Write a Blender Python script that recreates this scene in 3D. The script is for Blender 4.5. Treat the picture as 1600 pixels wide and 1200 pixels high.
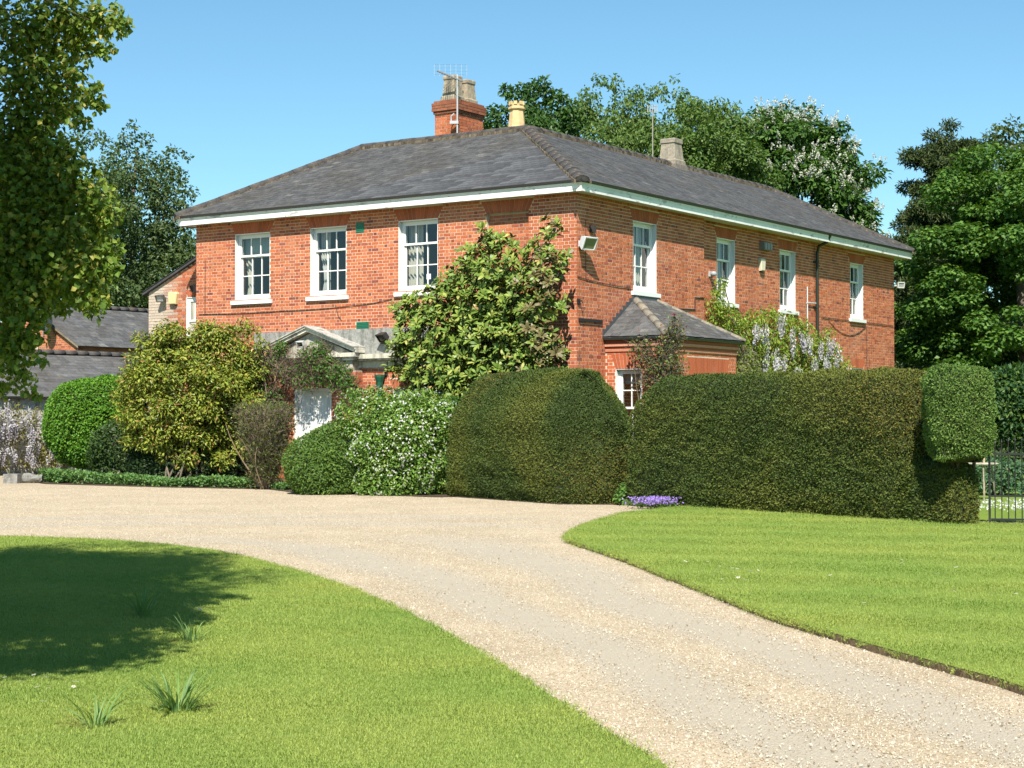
import bpy, math, random
import numpy as np
from mathutils import Vector, Matrix

# ------------------------------------------------------------------ scene, camera, light
scene = bpy.context.scene
for o in list(bpy.data.objects):
    bpy.data.objects.remove(o, do_unlink=True)
COL = scene.collection

cam = bpy.data.cameras.new("camera")
cam.sensor_fit = 'HORIZONTAL'
cam.sensor_width = 36.0
cam.lens = 60.62
cam.clip_start = 0.1
cam.clip_end = 3000.0
cam_o = bpy.data.objects.new("camera", cam)
COL.objects.link(cam_o)
cam_o.location = (0, 0, 1.6)
cam_o.rotation_euler = (math.radians(91.222), 0, 0)
scene.camera = cam_o

SUN_EL = math.radians(48.0)
SUN_DIR = Vector((-0.064 * math.cos(SUN_EL), -0.998 * math.cos(SUN_EL), math.sin(SUN_EL)))
world = bpy.data.worlds.new("World")
scene.world = world
world.use_nodes = True
wn = world.node_tree.nodes
wl = world.node_tree.links
sky = wn.new("ShaderNodeTexSky")
sky.sky_type = 'NISHITA'
sky.sun_disc = False
sky.sun_elevation = SUN_EL
sky.sun_rotation = math.pi + 0.064
sky.altitude = 0.0
sky.air_density = 1.0
sky.dust_density = 0.0
sky.ozone_density = 3.0
bg = wn.get("Background") or wn.new("ShaderNodeBackground")
bg.inputs[1].default_value = 0.086
tint = wn.new("ShaderNodeMix")                       # the clear, slightly cyan blue of the day, the same all over the sky
tint.data_type = 'RGBA'
tint.blend_type = 'MULTIPLY'
tint.inputs[0].default_value = 1.0
tint.inputs[7].default_value = (0.74, 1.0, 1.0, 1.0)
wl.new(sky.outputs[0], tint.inputs[6])
wl.new(tint.outputs[2], bg.inputs[0])

sun = bpy.data.lights.new("sun", 'SUN')
sun.energy = 5.0
sun.angle = math.radians(0.5)
sun.color = (1.0, 0.94, 0.84)
sun_o = bpy.data.objects.new("sun", sun)
COL.objects.link(sun_o)
sun_o.rotation_euler = SUN_DIR.to_track_quat('Z', 'Y').to_euler()
sun_o.location = (0, -20, 40)

scene.view_settings.view_transform = 'Standard'
scene.view_settings.look = 'None'
scene.view_settings.gamma = 1.0
scene.view_settings.use_curve_mapping = False
scene.view_settings.exposure = 0.75
scene.render.engine = 'CYCLES'
scene.cycles.max_bounces = 6
scene.cycles.diffuse_bounces = 1
scene.cycles.glossy_bounces = 2
scene.cycles.transmission_bounces = 4
scene.cycles.transparent_max_bounces = 8
scene.cycles.caustics_reflective = False
scene.cycles.caustics_refractive = False

# ------------------------------------------------------------------ helpers
RNG = np.random.default_rng(7)


class Geo:
    """Collects vertices, polygons and one colour per vertex for ONE mesh."""
    def __init__(s):
        s.v, s.l, s.t, s.c, s.n = [], [], [], [], 0

    def add(s, V, F, col=(0.5, 0.5, 0.5)):
        V = np.asarray(V, dtype=np.float32).reshape(-1, 3)
        F = np.asarray(F, dtype=np.int32)
        s.v.append(V)
        s.l.append((F + s.n).ravel())
        s.t.append(np.full(F.shape[0], F.shape[1], dtype=np.int32))
        c = np.asarray(col, dtype=np.float32)
        if c.ndim == 1:
            c = np.broadcast_to(c[:3], (V.shape[0], 3))
        s.c.append(c)
        s.n += V.shape[0]
        return s

    def mesh(s, name, mat=None, smooth=False):
        me = bpy.data.meshes.new(name)
        if s.n == 0:
            return me
        V = np.concatenate(s.v)
        L = np.concatenate(s.l)
        T = np.concatenate(s.t)
        C = np.concatenate(s.c)
        me.vertices.add(len(V))
        me.vertices.foreach_set("co", V.ravel())
        me.loops.add(len(L))
        me.loops.foreach_set("vertex_index", L)
        me.polygons.add(len(T))
        st = np.zeros(len(T), dtype=np.int32)
        st[1:] = np.cumsum(T)[:-1]
        me.polygons.foreach_set("loop_start", st)
        me.polygons.foreach_set("use_smooth", np.full(len(T), bool(smooth)))
        a = me.attributes.new("Col", 'FLOAT_COLOR', 'POINT')
        rgba = np.ones((len(V), 4), dtype=np.float32)
        rgba[:, :3] = C
        a.data.foreach_set("color", rgba.ravel())
        me.update(calc_edges=True)
        if mat:
            me.materials.append(mat)
        return me


def obj(name, data, parent=None):
    o = bpy.data.objects.new(name, data)
    COL.objects.link(o)
    if parent is not None:
        o.parent = parent
    return o


def part(name, geo, mat, parent, smooth=False, kind=None, label=None):
    o = obj(name, geo.mesh(name, mat, smooth), parent)
    if kind:
        o["kind"] = kind
    if label:
        o["label"] = label
    return o


def tag(o, label, cat, group=None):
    o["label"] = label
    o["category"] = cat
    if group:
        o["group"] = group
    return o


def thing(name, label, cat, group=None):
    return tag(obj(name, None), label, cat, group)


def single(name, geo, mat, label, cat, group=None, smooth=False):
    return tag(obj(name, geo.mesh(name, mat, smooth)), label, cat, group)


def structure(name, geo, mat, smooth=False):
    o = obj(name, geo.mesh(name, mat, smooth))
    o["kind"] = "structure"
    return o


BOXF = np.array([[0, 1, 3, 2], [4, 6, 7, 5], [0, 4, 5, 1], [2, 3, 7, 6], [0, 2, 6, 4], [1, 5, 7, 3]])


def box(g, P, s0, s1, z0, z1, d0, d1, col=(0.5, 0.5, 0.5)):
    V = [P(s, z, d) for s in (s0, s1) for z in (z0, z1) for d in (d0, d1)]
    g.add(V, BOXF, col)


def ident(x, z, y):
    return (x, y, z)


def tube(g, pts, rad, sides=6, col=(0.5, 0.5, 0.5), cap=True):
    pts = np.asarray(pts, dtype=float)
    n = len(pts)
    rad = np.broadcast_to(np.asarray(rad, dtype=float), (n,))
    tan = np.gradient(pts, axis=0)
    tan /= np.linalg.norm(tan, axis=1)[:, None] + 1e-9
    ref = np.array([0.31, 0.17, 0.93]) if abs(tan[0][2]) < 0.8 else np.array([0.9, 0.3, 0.1])
    V = []
    ang = np.arange(sides) * 2 * np.pi / sides
    for i in range(n):
        u = np.cross(tan[i], ref)
        u /= np.linalg.norm(u) + 1e-9
        w = np.cross(tan[i], u)
        V.append(pts[i] + rad[i] * (np.cos(ang)[:, None] * u + np.sin(ang)[:, None] * w))
    V = np.concatenate(V)
    F = []
    for i in range(n - 1):
        for k in range(sides):
            k2 = (k + 1) % sides
            F.append([i * sides + k, i * sides + k2, (i + 1) * sides + k2, (i + 1) * sides + k])
    g.add(V, F, col)
    if cap:
        for i in (0, n - 1):
            g.add(V[i * sides:(i + 1) * sides], [list(range(sides))], col)


def lathe(g, prof, c, sides=16, col=(0.5, 0.5, 0.5), rot=0.0):
    """prof: list of (radius, z); c: base centre."""
    V = []
    ang = np.arange(sides) * 2 * np.pi / sides + rot
    for r, z in prof:
        V += [(c[0] + r * math.cos(a), c[1] + r * math.sin(a), c[2] + z) for a in ang]
    F = []
    for i in range(len(prof) - 1):
        for k in range(sides):
            k2 = (k + 1) % sides
            F.append([i * sides + k, i * sides + k2, (i + 1) * sides + k2, (i + 1) * sides + k])
    g.add(V, F, col)


def noise3(P, seed, freq):
    """cheap smooth pseudo-noise in [-1, 1] from a few random waves"""
    r = np.random.default_rng(seed)
    out = np.zeros(len(P))
    for k in range(6):
        d = r.normal(size=3)
        d /= np.linalg.norm(d)
        out += np.sin(P @ d * freq * r.uniform(0.7, 1.8) + r.uniform(0, 6.28))
    return out / 3.2


# ------------------------------------------------------------------ materials
def new_mat(name):
    m = bpy.data.materials.new(name)
    m.use_nodes = True
    nt = m.node_tree
    b = nt.nodes.get("Principled BSDF")
    return m, nt, b


def N(nt, t, **kw):
    n = nt.nodes.new(t)
    for k, v in kw.items():
        setattr(n, k, v)
    return n


def noise_node(nt, scale, detail=4.0, rough=0.55, vec=None, coord='Object'):
    n = N(nt, "ShaderNodeTexNoise")
    n.inputs["Scale"].default_value = scale
    n.inputs["Detail"].default_value = detail
    n.inputs["Roughness"].default_value = rough
    if vec is None:
        tc = N(nt, "ShaderNodeTexCoord")
        vec = tc.outputs[coord]
    nt.links.new(vec, n.inputs["Vector"])
    return n


def ramp(nt, src, p0, p1, c0=(0, 0, 0, 1), c1=(1, 1, 1, 1)):
    r = N(nt, "ShaderNodeValToRGB")
    r.color_ramp.elements[0].position = p0
    r.color_ramp.elements[1].position = p1
    r.color_ramp.elements[0].color = c0
    r.color_ramp.elements[1].color = c1
    nt.links.new(src, r.inputs[0])
    return r


def mixc(nt, fac, a, b, mode='MIX'):
    m = N(nt, "ShaderNodeMix", data_type='RGBA', blend_type=mode)
    for sock, val in ((m.inputs[0], fac), (m.inputs[6], a), (m.inputs[7], b)):
        if hasattr(val, "is_output"):
            nt.links.new(val, sock)
        elif isinstance(val, (int, float)):
            sock.default_value = val
        else:
            sock.default_value = (val[0], val[1], val[2], 1.0)
    return m.outputs[2]


def bump(nt, b, height, strength=0.3, dist=0.02):
    bp = N(nt, "ShaderNodeBump")
    bp.inputs["Strength"].default_value = strength
    bp.inputs["Distance"].default_value = dist
    nt.links.new(height, bp.inputs["Height"])
    nt.links.new(bp.outputs[0], b.inputs["Normal"])


def attr_mat(name, rough=0.85, grain=(60, 0.35), stains=(), bump_s=0.0, spec=0.3, metal=0.0):
    """colour from the mesh's own per-piece colour, broken up by grain and stains (scale, lo, hi, colour, amount, stretch)"""
    m, nt, b = new_mat(name)
    a = N(nt, "ShaderNodeAttribute", attribute_name="Col")
    col = a.outputs["Color"]
    gn = noise_node(nt, grain[0], 5.0, 0.65)
    g2 = ramp(nt, gn.outputs[0], 0.28, 0.72, (1 - grain[1],) * 3 + (1,), (1 + grain[1],) * 3 + (1,))
    col = mixc(nt, 1.0, col, g2.outputs[0], 'MULTIPLY')
    for sc, lo, hi, c, amt, st in stains:
        tc = N(nt, "ShaderNodeTexCoord")
        mp = N(nt, "ShaderNodeMapping")
        mp.inputs["Scale"].default_value = st
        nt.links.new(tc.outputs["Object"], mp.inputs["Vector"])
        sn = noise_node(nt, sc, 5.0, 0.6, mp.outputs[0])
        rp = ramp(nt, sn.outputs[0], lo, hi, (0, 0, 0, 1), (amt, amt, amt, 1))
        col = mixc(nt, rp.outputs[0], col, c)
    nt.links.new(col, b.inputs["Base Color"])
    b.inputs["Roughness"].default_value = rough
    b.inputs["Specular IOR Level"].default_value = spec
    b.inputs["Metallic"].default_value = metal
    if bump_s:
        bump(nt, b, gn.outputs[0], bump_s, 0.01)
    return m


def leaf_mat(name, trans=0.3, rough=0.5, spec=0.35, tint=(1.5, 1.35, 0.5)):
    m, nt, b = new_mat(name)
    a = N(nt, "ShaderNodeAttribute", attribute_name="Col")
    nt.links.new(a.outputs["Color"], b.inputs["Base Color"])
    b.inputs["Roughness"].default_value = rough
    b.inputs["Specular IOR Level"].default_value = spec
    t = N(nt, "ShaderNodeBsdfTranslucent")
    tc = mixc(nt, 1.0, a.outputs["Color"], tint, 'MULTIPLY')
    nt.links.new(tc, t.inputs[0])
    mx = N(nt, "ShaderNodeMixShader")
    mx.inputs[0].default_value = trans
    nt.links.new(b.outputs[0], mx.inputs[1])
    nt.links.new(t.outputs[0], mx.inputs[2])
    out = nt.nodes.get("Material Output")
    nt.links.new(mx.outputs[0], out.inputs[0])
    return m


M_BRICK = attr_mat("brick_clay", 0.9, (38, 0.28), [(1.1, 0.53, 0.72, (0.47, 0.24, 0.155), 0.3, (1, 1, 1)), (0.8, 0.58, 0.75, (0.14, 0.055, 0.035), 0.25, (1, 1, 0.5))], 0.2)
M_MORTAR = attr_mat("lime_mortar", 0.95, (50, 0.2), [(0.9, 0.5, 0.75, (0.30, 0.2, 0.14), 0.5, (1, 1, 1))], 0.2)
M_SLATE = attr_mat("roof_slate", 0.78, (7, 0.32), [(0.5, 0.50, 0.68, (0.068, 0.055, 0.04), 0.5, (1.0, 1.0, 0.3)), (2.6, 0.52, 0.70, (0.11, 0.11, 0.105), 0.45, (1, 1, 1)), (9, 0.60, 0.70, (0.20, 0.195, 0.17), 0.5, (1, 1, 1)), (14, 0.63, 0.72, (0.20, 0.15, 0.06), 0.6, (1, 1, 1))], 0.3, 0.25)
M_RIDGE = attr_mat("ridge_tile_clay", 0.9, (14, 0.35), [(9, 0.6, 0.7, (0.25, 0.17, 0.07), 0.7, (1, 1, 1))], 0.4)
M_WHITE = attr_mat("white_gloss_paint", 0.35, (25, 0.04), [(2.2, 0.57, 0.66, (0.20, 0.18, 0.15), 0.65, (1, 1, 3.5)), (9.0, 0.62, 0.68, (0.10, 0.09, 0.08), 0.6, (1, 1, 2.0)), (0.8, 0.5, 0.75, (0.60, 0.60, 0.56), 0.6, (1, 1, 1))], 0.0, 0.5)
M_SASH = attr_mat("white_sash_paint", 0.35, (25, 0.03), [], 0.0, 0.5)
M_PAINT = attr_mat("painted_metal", 0.45, (30, 0.12), [(6, 0.62, 0.75, (0.08, 0.06, 0.04), 0.4, (1, 1, 0.4))], 0.0, 0.45)
M_STONE = attr_mat("weathered_stone", 0.95, (11, 0.35), [(3.0, 0.5, 0.68, (0.10, 0.10, 0.09), 0.75, (1.5, 1.5, 0.35)), (22, 0.58, 0.66, (0.42, 0.40, 0.34), 0.5, (1, 1, 1))], 0.5)
M_POT = attr_mat("buff_terracotta", 0.85, (14, 0.2), [(4, 0.55, 0.75, (0.22, 0.17, 0.11), 0.5, (1, 1, 0.5))], 0.2)
M_CLOTH = attr_mat("plain_cloth", 0.9, (60, 0.06))
M_ROOM = attr_mat("room_plaster", 0.9, (3, 0.1))
M_DARK = attr_mat("black_plastic", 0.5, (40, 0.15), [], 0.0, 0.4)
M_WOOD = attr_mat("weathered_bark", 0.95, (24, 0.4), [(5, 0.5, 0.7, (0.06, 0.07, 0.04), 0.5, (1, 1, 0.3))], 0.6)
M_TWIG = attr_mat("dry_twig", 0.95, (20, 0.3))
M_SOIL = attr_mat("dark_soil", 1.0, (30, 0.5), [], 0.6)
M_LEAF = leaf_mat("leaf_soft")
M_LEAF_GLOSSY = leaf_mat("leaf_leathery", 0.16, 0.45, 0.35, (1.3, 1.2, 0.5))
M_NEEDLE = leaf_mat("needle_dense", 0.12, 0.6, 0.25)
M_PETAL = leaf_mat("petal", 0.35, 0.7, 0.1, (1.0, 1.0, 1.0))

M_GLASS, _nt, _b = new_mat("window_glass")
_tr = N(_nt, "ShaderNodeBsdfTransparent")
_tr.inputs[0].default_value = (0.80, 0.84, 0.83, 1)
_gl = N(_nt, "ShaderNodeBsdfGlossy")
_gl.inputs["Roughness"].default_value = 0.02
_lw = N(_nt, "ShaderNodeLayerWeight")
_pw = N(_nt, "ShaderNodeMath", operation='POWER')
_nt.links.new(_lw.outputs["Facing"], _pw.inputs[0])
_pw.inputs[1].default_value = 4.0
_fr = N(_nt, "ShaderNodeMath", operation='MULTIPLY_ADD')
_nt.links.new(_pw.outputs[0], _fr.inputs[0])
_fr.inputs[1].default_value = 0.9
_fr.inputs[2].default_value = 0.09
_mx = N(_nt, "ShaderNodeMixShader")
_nt.links.new(_fr.outputs[0], _mx.inputs[0])
_nt.links.new(_tr.outputs[0], _mx.inputs[1])
_nt.links.new(_gl.outputs[0], _mx.inputs[2])
_nt.links.new(_mx.outputs[0], _nt.nodes["Material Output"].inputs[0])

# ------------------------------------------------------------------ house frame: a = along the entrance wall (to the left), b = back along the long side wall
PSI = 0.5979
WF = np.array([-math.cos(PSI), math.sin(PSI)])
WR = np.array([math.sin(PSI), math.cos(PSI)])
CORNER = np.array([1.4685, 39.0])
L1, L2, STEP_B, STEP = 11.92, 19.22, 6.12, 0.12


def Hp(a, b, z):
    p = CORNER + WF * a + WR * b
    return (p[0], p[1], z)


def P_front(b0=0.0):
    return lambda s, z, d: Hp(s, b0 - d, z)


def P_side(a0=0.0):
    return lambda s, z, d: Hp(a0 - d, s, z)


# ------------------------------------------------------------------ brickwork
COURSE, PAIR = 0.078, 0.3375


def brick_cols(n, r, base=((0.46, 0.13, 0.052), (0.41, 0.108, 0.045), (0.51, 0.16, 0.068), (0.34, 0.082, 0.04), (0.23, 0.062, 0.044)), w=(0.38, 0.28, 0.22, 0.10, 0.02)):
    k = r.choice(len(base), n, p=w)
    c = np.array(base)[k]
    return c * r.uniform(0.85, 1.15, (n, 1))


def intervals(s0, s1, z, holes):
    """free stretches of a course at height z; holes are (z0, z1, left at bottom, right at bottom, left at top, right at top)"""
    iv = [(s0, s1)]
    for h in holes:
        if not (h[0] < z < h[1]):
            continue
        f = (z - h[0]) / (h[1] - h[0])
        l, rr = h[2] + (h[4] - h[2]) * f, h[3] + (h[5] - h[3]) * f
        nx = []
        for a, b in iv:
            if rr <= a or l >= b:
                nx.append((a, b))
                continue
            if l > a:
                nx.append((a, l))
            if rr < b:
                nx.append((rr, b))
        iv = nx
    return iv


def lay_bricks(P, s0, s1, z0, z1, holes, seed, top=None, joint=0.0135):
    """list of bricks: (s0, s1, z0, z1, header?, colour)"""
    r = np.random.default_rng(seed)
    out = []
    row = 0
    z = z0
    while z + COURSE * 0.6 < z1:
        zt = min(z + COURSE - joint, z1)
        zc = (z + zt) / 2
        e0, e1 = s0, s1
        if top is not None:
            e0, e1 = top(zt)
            e0, e1 = max(e0, s0), min(e1, s1)
        for (i0, i1) in intervals(e0, e1, zc, holes):
            s = s0 - PAIR + (row % 2) * 0.169
            k = 0
            while s < i1:
                w = 0.225 if k % 2 == 0 else 0.1125
                b0, b1 = max(s, i0), min(s + w - joint, i1)
                if b1 - b0 > 0.03:
                    c = brick_cols(1, r)[0]
                    if k % 2 == 1 and r.random() < 0.2:
                        c = c * 0.72
                    out.append((b0, b1, z, zt, k % 2, c))
                s += w
                k += 1
        z += COURSE
        row += 1
    return out


BF = BOXF[[1, 2, 3, 4, 5]]


def bricks_to_geo(g, P, bricks, proud=0.0035, seed=1):
    r = np.random.default_rng(seed)
    for b in bricks:
        pr = proud + r.uniform(-0.0012, 0.0025)
        V = [P(s, z, d) for s in (b[0], b[1]) for z in (b[2], b[3]) for d in (-0.01, pr)]
        g.add(V, BOXF[[0, 1, 2, 3, 5]], b[5])


def mortar_sheet(g, P, s0, s1, z0, z1, holes, col=(0.66, 0.53, 0.41), deep=0.12):
    """the wall behind the bricks: front sheet with real openings, plus reveals"""
    ss = sorted({s0, s1} | {h[2] for h in holes} | {h[3] for h in holes})
    zz = sorted({z0, z1} | {h[0] for h in holes} | {h[1] for h in holes})
    ss = [s for s in ss if s0 <= s <= s1]
    zz = [z for z in zz if z0 <= z <= z1]
    for i in range(len(ss) - 1):
        for j in range(len(zz) - 1):
            cs, cz = (ss[i] + ss[i + 1]) / 2, (zz[j] + zz[j + 1]) / 2
            if any(h[0] < cz < h[1] and h[2] < cs < h[3] for h in holes):
                continue
            for d in (0.0, -deep):
                g.add([P(ss[i], zz[j], d), P(ss[i + 1], zz[j], d), P(ss[i + 1], zz[j + 1], d), P(ss[i], zz[j + 1], d)], [[0, 1, 2, 3]], col)
    for h in holes:
        for (sa, za, sb, zb) in ((h[2], h[0], h[2], h[1]), (h[3], h[0], h[3], h[1]), (h[2], h[1], h[3], h[1]), (h[2], h[0], h[3], h[0])):
            g.add([P(sa, za, 0), P(sb, zb, 0), P(sb, zb, -deep), P(sa, za, -deep)], [[0, 1, 2, 3]], col)


def rect(z0, z1, s0, s1):
    return (z0, z1, s0, s1, s0, s1)


def place_piece(name, me, parent, P, s, z, d, ds=0.01):
    """a piece of shared mesh data set at (s, z, d) in a wall's frame"""
    o = obj(name, me, parent)
    p0 = np.array(P(s, z, d))
    x = np.array(P(s + ds, z, d)) - p0
    y = np.array(P(s, z, d + ds)) - p0
    x /= np.linalg.norm(x)
    y /= np.linalg.norm(y)
    zv = np.array([0, 0, 1.0])
    o.matrix_basis = Matrix(((x[0], y[0], zv[0], p0[0]), (x[1], y[1], zv[1], p0[1]), (x[2], y[2], zv[2], p0[2]), (0, 0, 0, 1)))
    return o


def lintel(P, s0, s1, z0, h, parent, splay=0.16, n=11, seed=0, name="lintel", proud=0.006):
    """flat arch of rubbed voussoirs over an opening"""
    g = Geo()
    r = np.random.default_rng(seed)
    for k in range(n):
        f0, f1 = k / n, (k + 1) / n
        j = 0.005
        b0, b1 = s0 + (s1 - s0) * f0 + j, s0 + (s1 - s0) * f1 - j
        t0, t1 = s0 - splay + (s1 - s0 + 2 * splay) * f0 + j, s0 - splay + (s1 - s0 + 2 * splay) * f1 - j
        c = np.array([0.40, 0.105, 0.045]) * r.uniform(0.85, 1.15)
        V = [P(b0, z0, -0.02), P(b0, z0, proud), P(t0, z0 + h, -0.02), P(t0, z0 + h, proud), P(b1, z0, -0.02), P(b1, z0, proud), P(t1, z0 + h, -0.02), P(t1, z0 + h, proud)]
        g.add(V, BOXF, c)
    return part(name, g, M_BRICK, parent)


# ------------------------------------------------------------------ sash windows
WH = (0.80, 0.80, 0.77)


def curtain_geo(P, s0, s1, z0, z1, d, folds, amp=0.035, gather=0.0, col=(0.62, 0.60, 0.55)):
    g = Geo()
    n = folds * 8 + 1
    V = []
    for j in range(9):
        f = j / 8
        z = z0 + (z1 - z0) * f
        for i in range(n):
            t = i / (n - 1)
            s = s0 + (s1 - s0) * t
            if gather:
                s = s0 + (s - s0) * (1 - gather * math.exp(-((f - 0.3) / 0.22) ** 2))
            V.append(P(s, z, d + amp * math.sin(t * folds * 2 * math.pi)))
    F = [[j * n + i, j * n + i + 1, (j + 1) * n + i + 1, (j + 1) * n + i] for j in range(8) for i in range(n - 1)]
    g.add(V, F, col)
    return g


def sash_window(house, P, s0, s1, z0, z1, setback, cols=3, rows=3, upper_rows=1, curtains=((0, 0.3), (0.72, 1.0)), blind=None, sill_col=WH, sill=True, bottom_rail=0.11):
    g = Geo()
    fw = 0.075
    # painted reveal linings and box frame
    for a, b in ((s0, s0 + 0.018), (s1 - 0.018, s1)):
        box(g, P, a, b, z0, z1, -setback, -0.002, WH)
    box(g, P, s0 + 0.018, s1 - 0.018, z1 - 0.018, z1, -setback, -0.002, WH)
    for a, b in ((s0 + 0.001, s0 + fw), (s1 - fw, s1 - 0.001)):
        box(g, P, a, b, z0 + 0.001, z1 - 0.019, -setback - 0.14, -setback + 0.003, WH)
    box(g, P, s0 + fw, s1 - fw, z1 - fw, z1 - 0.02, -setback - 0.14, -setback + 0.001, WH)
    w = part("window", g, M_SASH, house)
    if sill:
        gs = Geo()
        box(gs, P, s0 - 0.09, s1 + 0.09, z0 - 0.10, z0 - 0.003, -setback, 0.075, sill_col)
        box(gs, P, s0 + 0.002, s1 - 0.002, z0 - 0.002, z0 + 0.05, -setback - 0.12, -setback + 0.05, sill_col)
        part("sill", gs, M_SASH, w)
    i0, i1, j0, j1 = s0 + fw, s1 - fw, z0 + 0.05, z1 - fw
    rh = (j1 - j0 - bottom_rail) / rows
    meet = j1 - rh * upper_rows
    st, gb = 0.042, 0.026
    gl = Geo()
    for (za, zb, d0, nr, br, tr) in ((meet - 0.02, j1, -setback - 0.045, upper_rows, 0.05, st), (j0, meet + 0.022, -setback - 0.09, rows - upper_rows, bottom_rail, 0.045)):
        gs = Geo()
        d1 = d0 + 0.038
        box(gs, P, i0, i0 + st, za, zb, d0, d1, WH)
        box(gs, P, i1 - st, i1, za, zb, d0, d1, WH)
        box(gs, P, i0 + st, i1 - st, za, za + br, d0, d1, WH)
        box(gs, P, i0 + st, i1 - st, zb - tr, zb, d0, d1, WH)
        pw = (i1 - i0 - 2 * st) / cols
        ph = (zb - tr - za - br) / nr
        for k in range(1, cols):
            x = i0 + st + pw * k
            box(gs, P, x - gb / 2, x + gb / 2, za + br, zb - tr, d0 + 0.004, d1 - 0.002, WH)
        for k in range(1, nr):
            z = za + br + ph * k
            box(gs, P, i0 + st, i1 - st, z - gb / 2, z + gb / 2, d0 + 0.006, d1 - 0.004, WH)
        part("sash", gs, M_SASH, w)
        for k in range(cols):
            for q in range(nr):
                gp = Geo()
                x0, x1 = i0 + st + pw * k, i0 + st + pw * (k + 1)
                q0, q1 = za + br + ph * q, za + br + ph * (q + 1)
                t = RNG.uniform(-0.0035, 0.0035, 2)
                V = [P(x0, q0, d0 + 0.015 + t[0]), P(x1, q0, d0 + 0.015 - t[0]), P(x1, q1, d0 + 0.015 + t[1]), P(x0, q1, d0 + 0.015 + t[0] + t[1])]
                gp.add(V, [[0, 1, 2, 3]])
                part("pane", gp, M_GLASS, w)
    for (f0, f1) in curtains:
        gc = curtain_geo(P, s0 + (s1 - s0) * f0, s0 + (s1 - s0) * f1, z0 - 0.05, z1, -setback - 0.26, max(2, int(RNG.uniform(8, 17) * (f1 - f0))), amp=RNG.uniform(0.02, 0.04), gather=RNG.choice((0.0, 0.35)), col=np.array(((0.66, 0.64, 0.60), (0.50, 0.50, 0.50), (0.60, 0.55, 0.46))[int(RNG.integers(3))]))
        part("curtain", gc, M_CLOTH, w, True)
    if blind:
        gb_ = Geo()
        box(gb_, P, i0, i1, blind, z1, -setback - 0.19, -setback - 0.18, (0.30, 0.38, 0.36))
        part("blind", gb_, M_CLOTH, w)
    return w
# ------------------------------------------------------------------ the house
house = thing("brick_house", "two-storey red brick country house with hipped slate roof and white sash windows", "house")

EAVE_Z, SOFFIT, OUT = 7.0, 6.757, 0.345
F_WIN = [(9.30, 10.52), (6.76, 7.94), (3.92, 5.12)]
WZ0, WZ1 = 4.72, 6.46
LINT = 0.285
PF = P_front()


def lint_hole(s0, s1, z1, h=LINT, sp=0.16):
    return (z1, z1 + h, s0, s1, s0 - sp, s1 + sp)


front_open = [rect(WZ0, WZ1, a, b) for a, b in F_WIN]
front_open += [rect(5.02, WZ1, 1.31, 2.50), rect(0.0, 2.42, 7.23, 8.46), rect(1.05, 2.37, 4.58, 5.28), rect(0.95, 2.45, 9.35, 10.45)]
front_holes = front_open + [lint_hole(a, b, WZ1) for a, b in F_WIN + [(1.31, 2.50)]] + [lint_hole(4.58, 5.28, 2.37, 0.24, 0.1), rect(6.25, 6.50, 6.19, 6.45), rect(3.85, 4.04, 6.03, 6.43)]
g = Geo()
mortar_sheet(g, PF, 0, L1, 0, 6.80, front_open)
wall_front = part("wall", g, M_MORTAR, house)
bricks = lay_bricks(PF, 0, L1, 0, 6.80, front_holes, 11)


def pickable(b):
    full = abs((b[1] - b[0]) - (0.099 if b[4] else 0.2115)) < 0.004
    c = (b[0] + b[1]) / 2
    return full and ((5.14 < c < 6.74 and 4.15 < b[2] < 6.4) or (c < 0.85 and 4.2 < b[2] < 6.3))


picked = [b for b in bricks if pickable(b)][:300]
pid = {id(b) for b in picked}
g = Geo()
bricks_to_geo(g, PF, [b for b in bricks if id(b) not in pid], seed=3)
part("brickwork", g, M_BRICK, wall_front, kind="stuff")
brick_mesh = {}
for hd, w in ((0, 0.2115), (1, 0.099)):
    for k in range(5):
        gb = Geo()
        c = [(0.46, 0.13, 0.052), (0.41, 0.108, 0.045), (0.51, 0.16, 0.068), (0.34, 0.082, 0.04), (0.25, 0.066, 0.045)][k]
        box(gb, ident, 0, w, 0, COURSE - 0.0135, -0.01, 0.004 + 0.0006 * (k - 2), c)
        brick_mesh[(hd, k)] = gb.mesh("brick", M_BRICK)
for b in picked:
    k = int(RNG.choice(5, p=(0.36, 0.28, 0.23, 0.10, 0.03) if not b[4] else (0.32, 0.26, 0.18, 0.16, 0.08)))
    place_piece("brick", brick_mesh[(b[4], k)], wall_front, PF, b[0], b[2], 0)
# blind window panel, recessed
PB = P_front(0.10)
g = Geo()
box(g, PB, 1.31, 2.50, 5.02, WZ1, -0.05, 0.0, (0.47, 0.37, 0.27))
bricks_to_geo(g, PB, lay_bricks(PB, 1.31, 2.50, 5.02, WZ1, [], 12), seed=4)
part("blind_window_panel", g, M_BRICK, wall_front)
for k, (a, b) in enumerate(F_WIN + [(1.31, 2.50)]):
    lintel(PF, a, b, WZ1, LINT, wall_front, seed=k)
lintel(PF, 4.58, 5.28, 2.37, 0.24, wall_front, splay=0.1, n=7, seed=8)
for (a0, a1, z0, z1) in ((6.19, 6.45, 6.25, 6.50), (6.03, 6.43, 3.85, 4.04)):
    g = Geo()
    box(g, PF, a0, a1, z0, z1, -0.02, 0.012, (0.02, 0.16, 0.09))
    for k in range(5):
        z = z0 + (z1 - z0) * (k + 0.5) / 5
        box(g, PF, a0 + 0.02, a1 - 0.02, z - 0.008, z + 0.008, 0.013, 0.022, (0.018, 0.15, 0.085))
    part("wall_vent", g, M_PAINT, wall_front)

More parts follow.
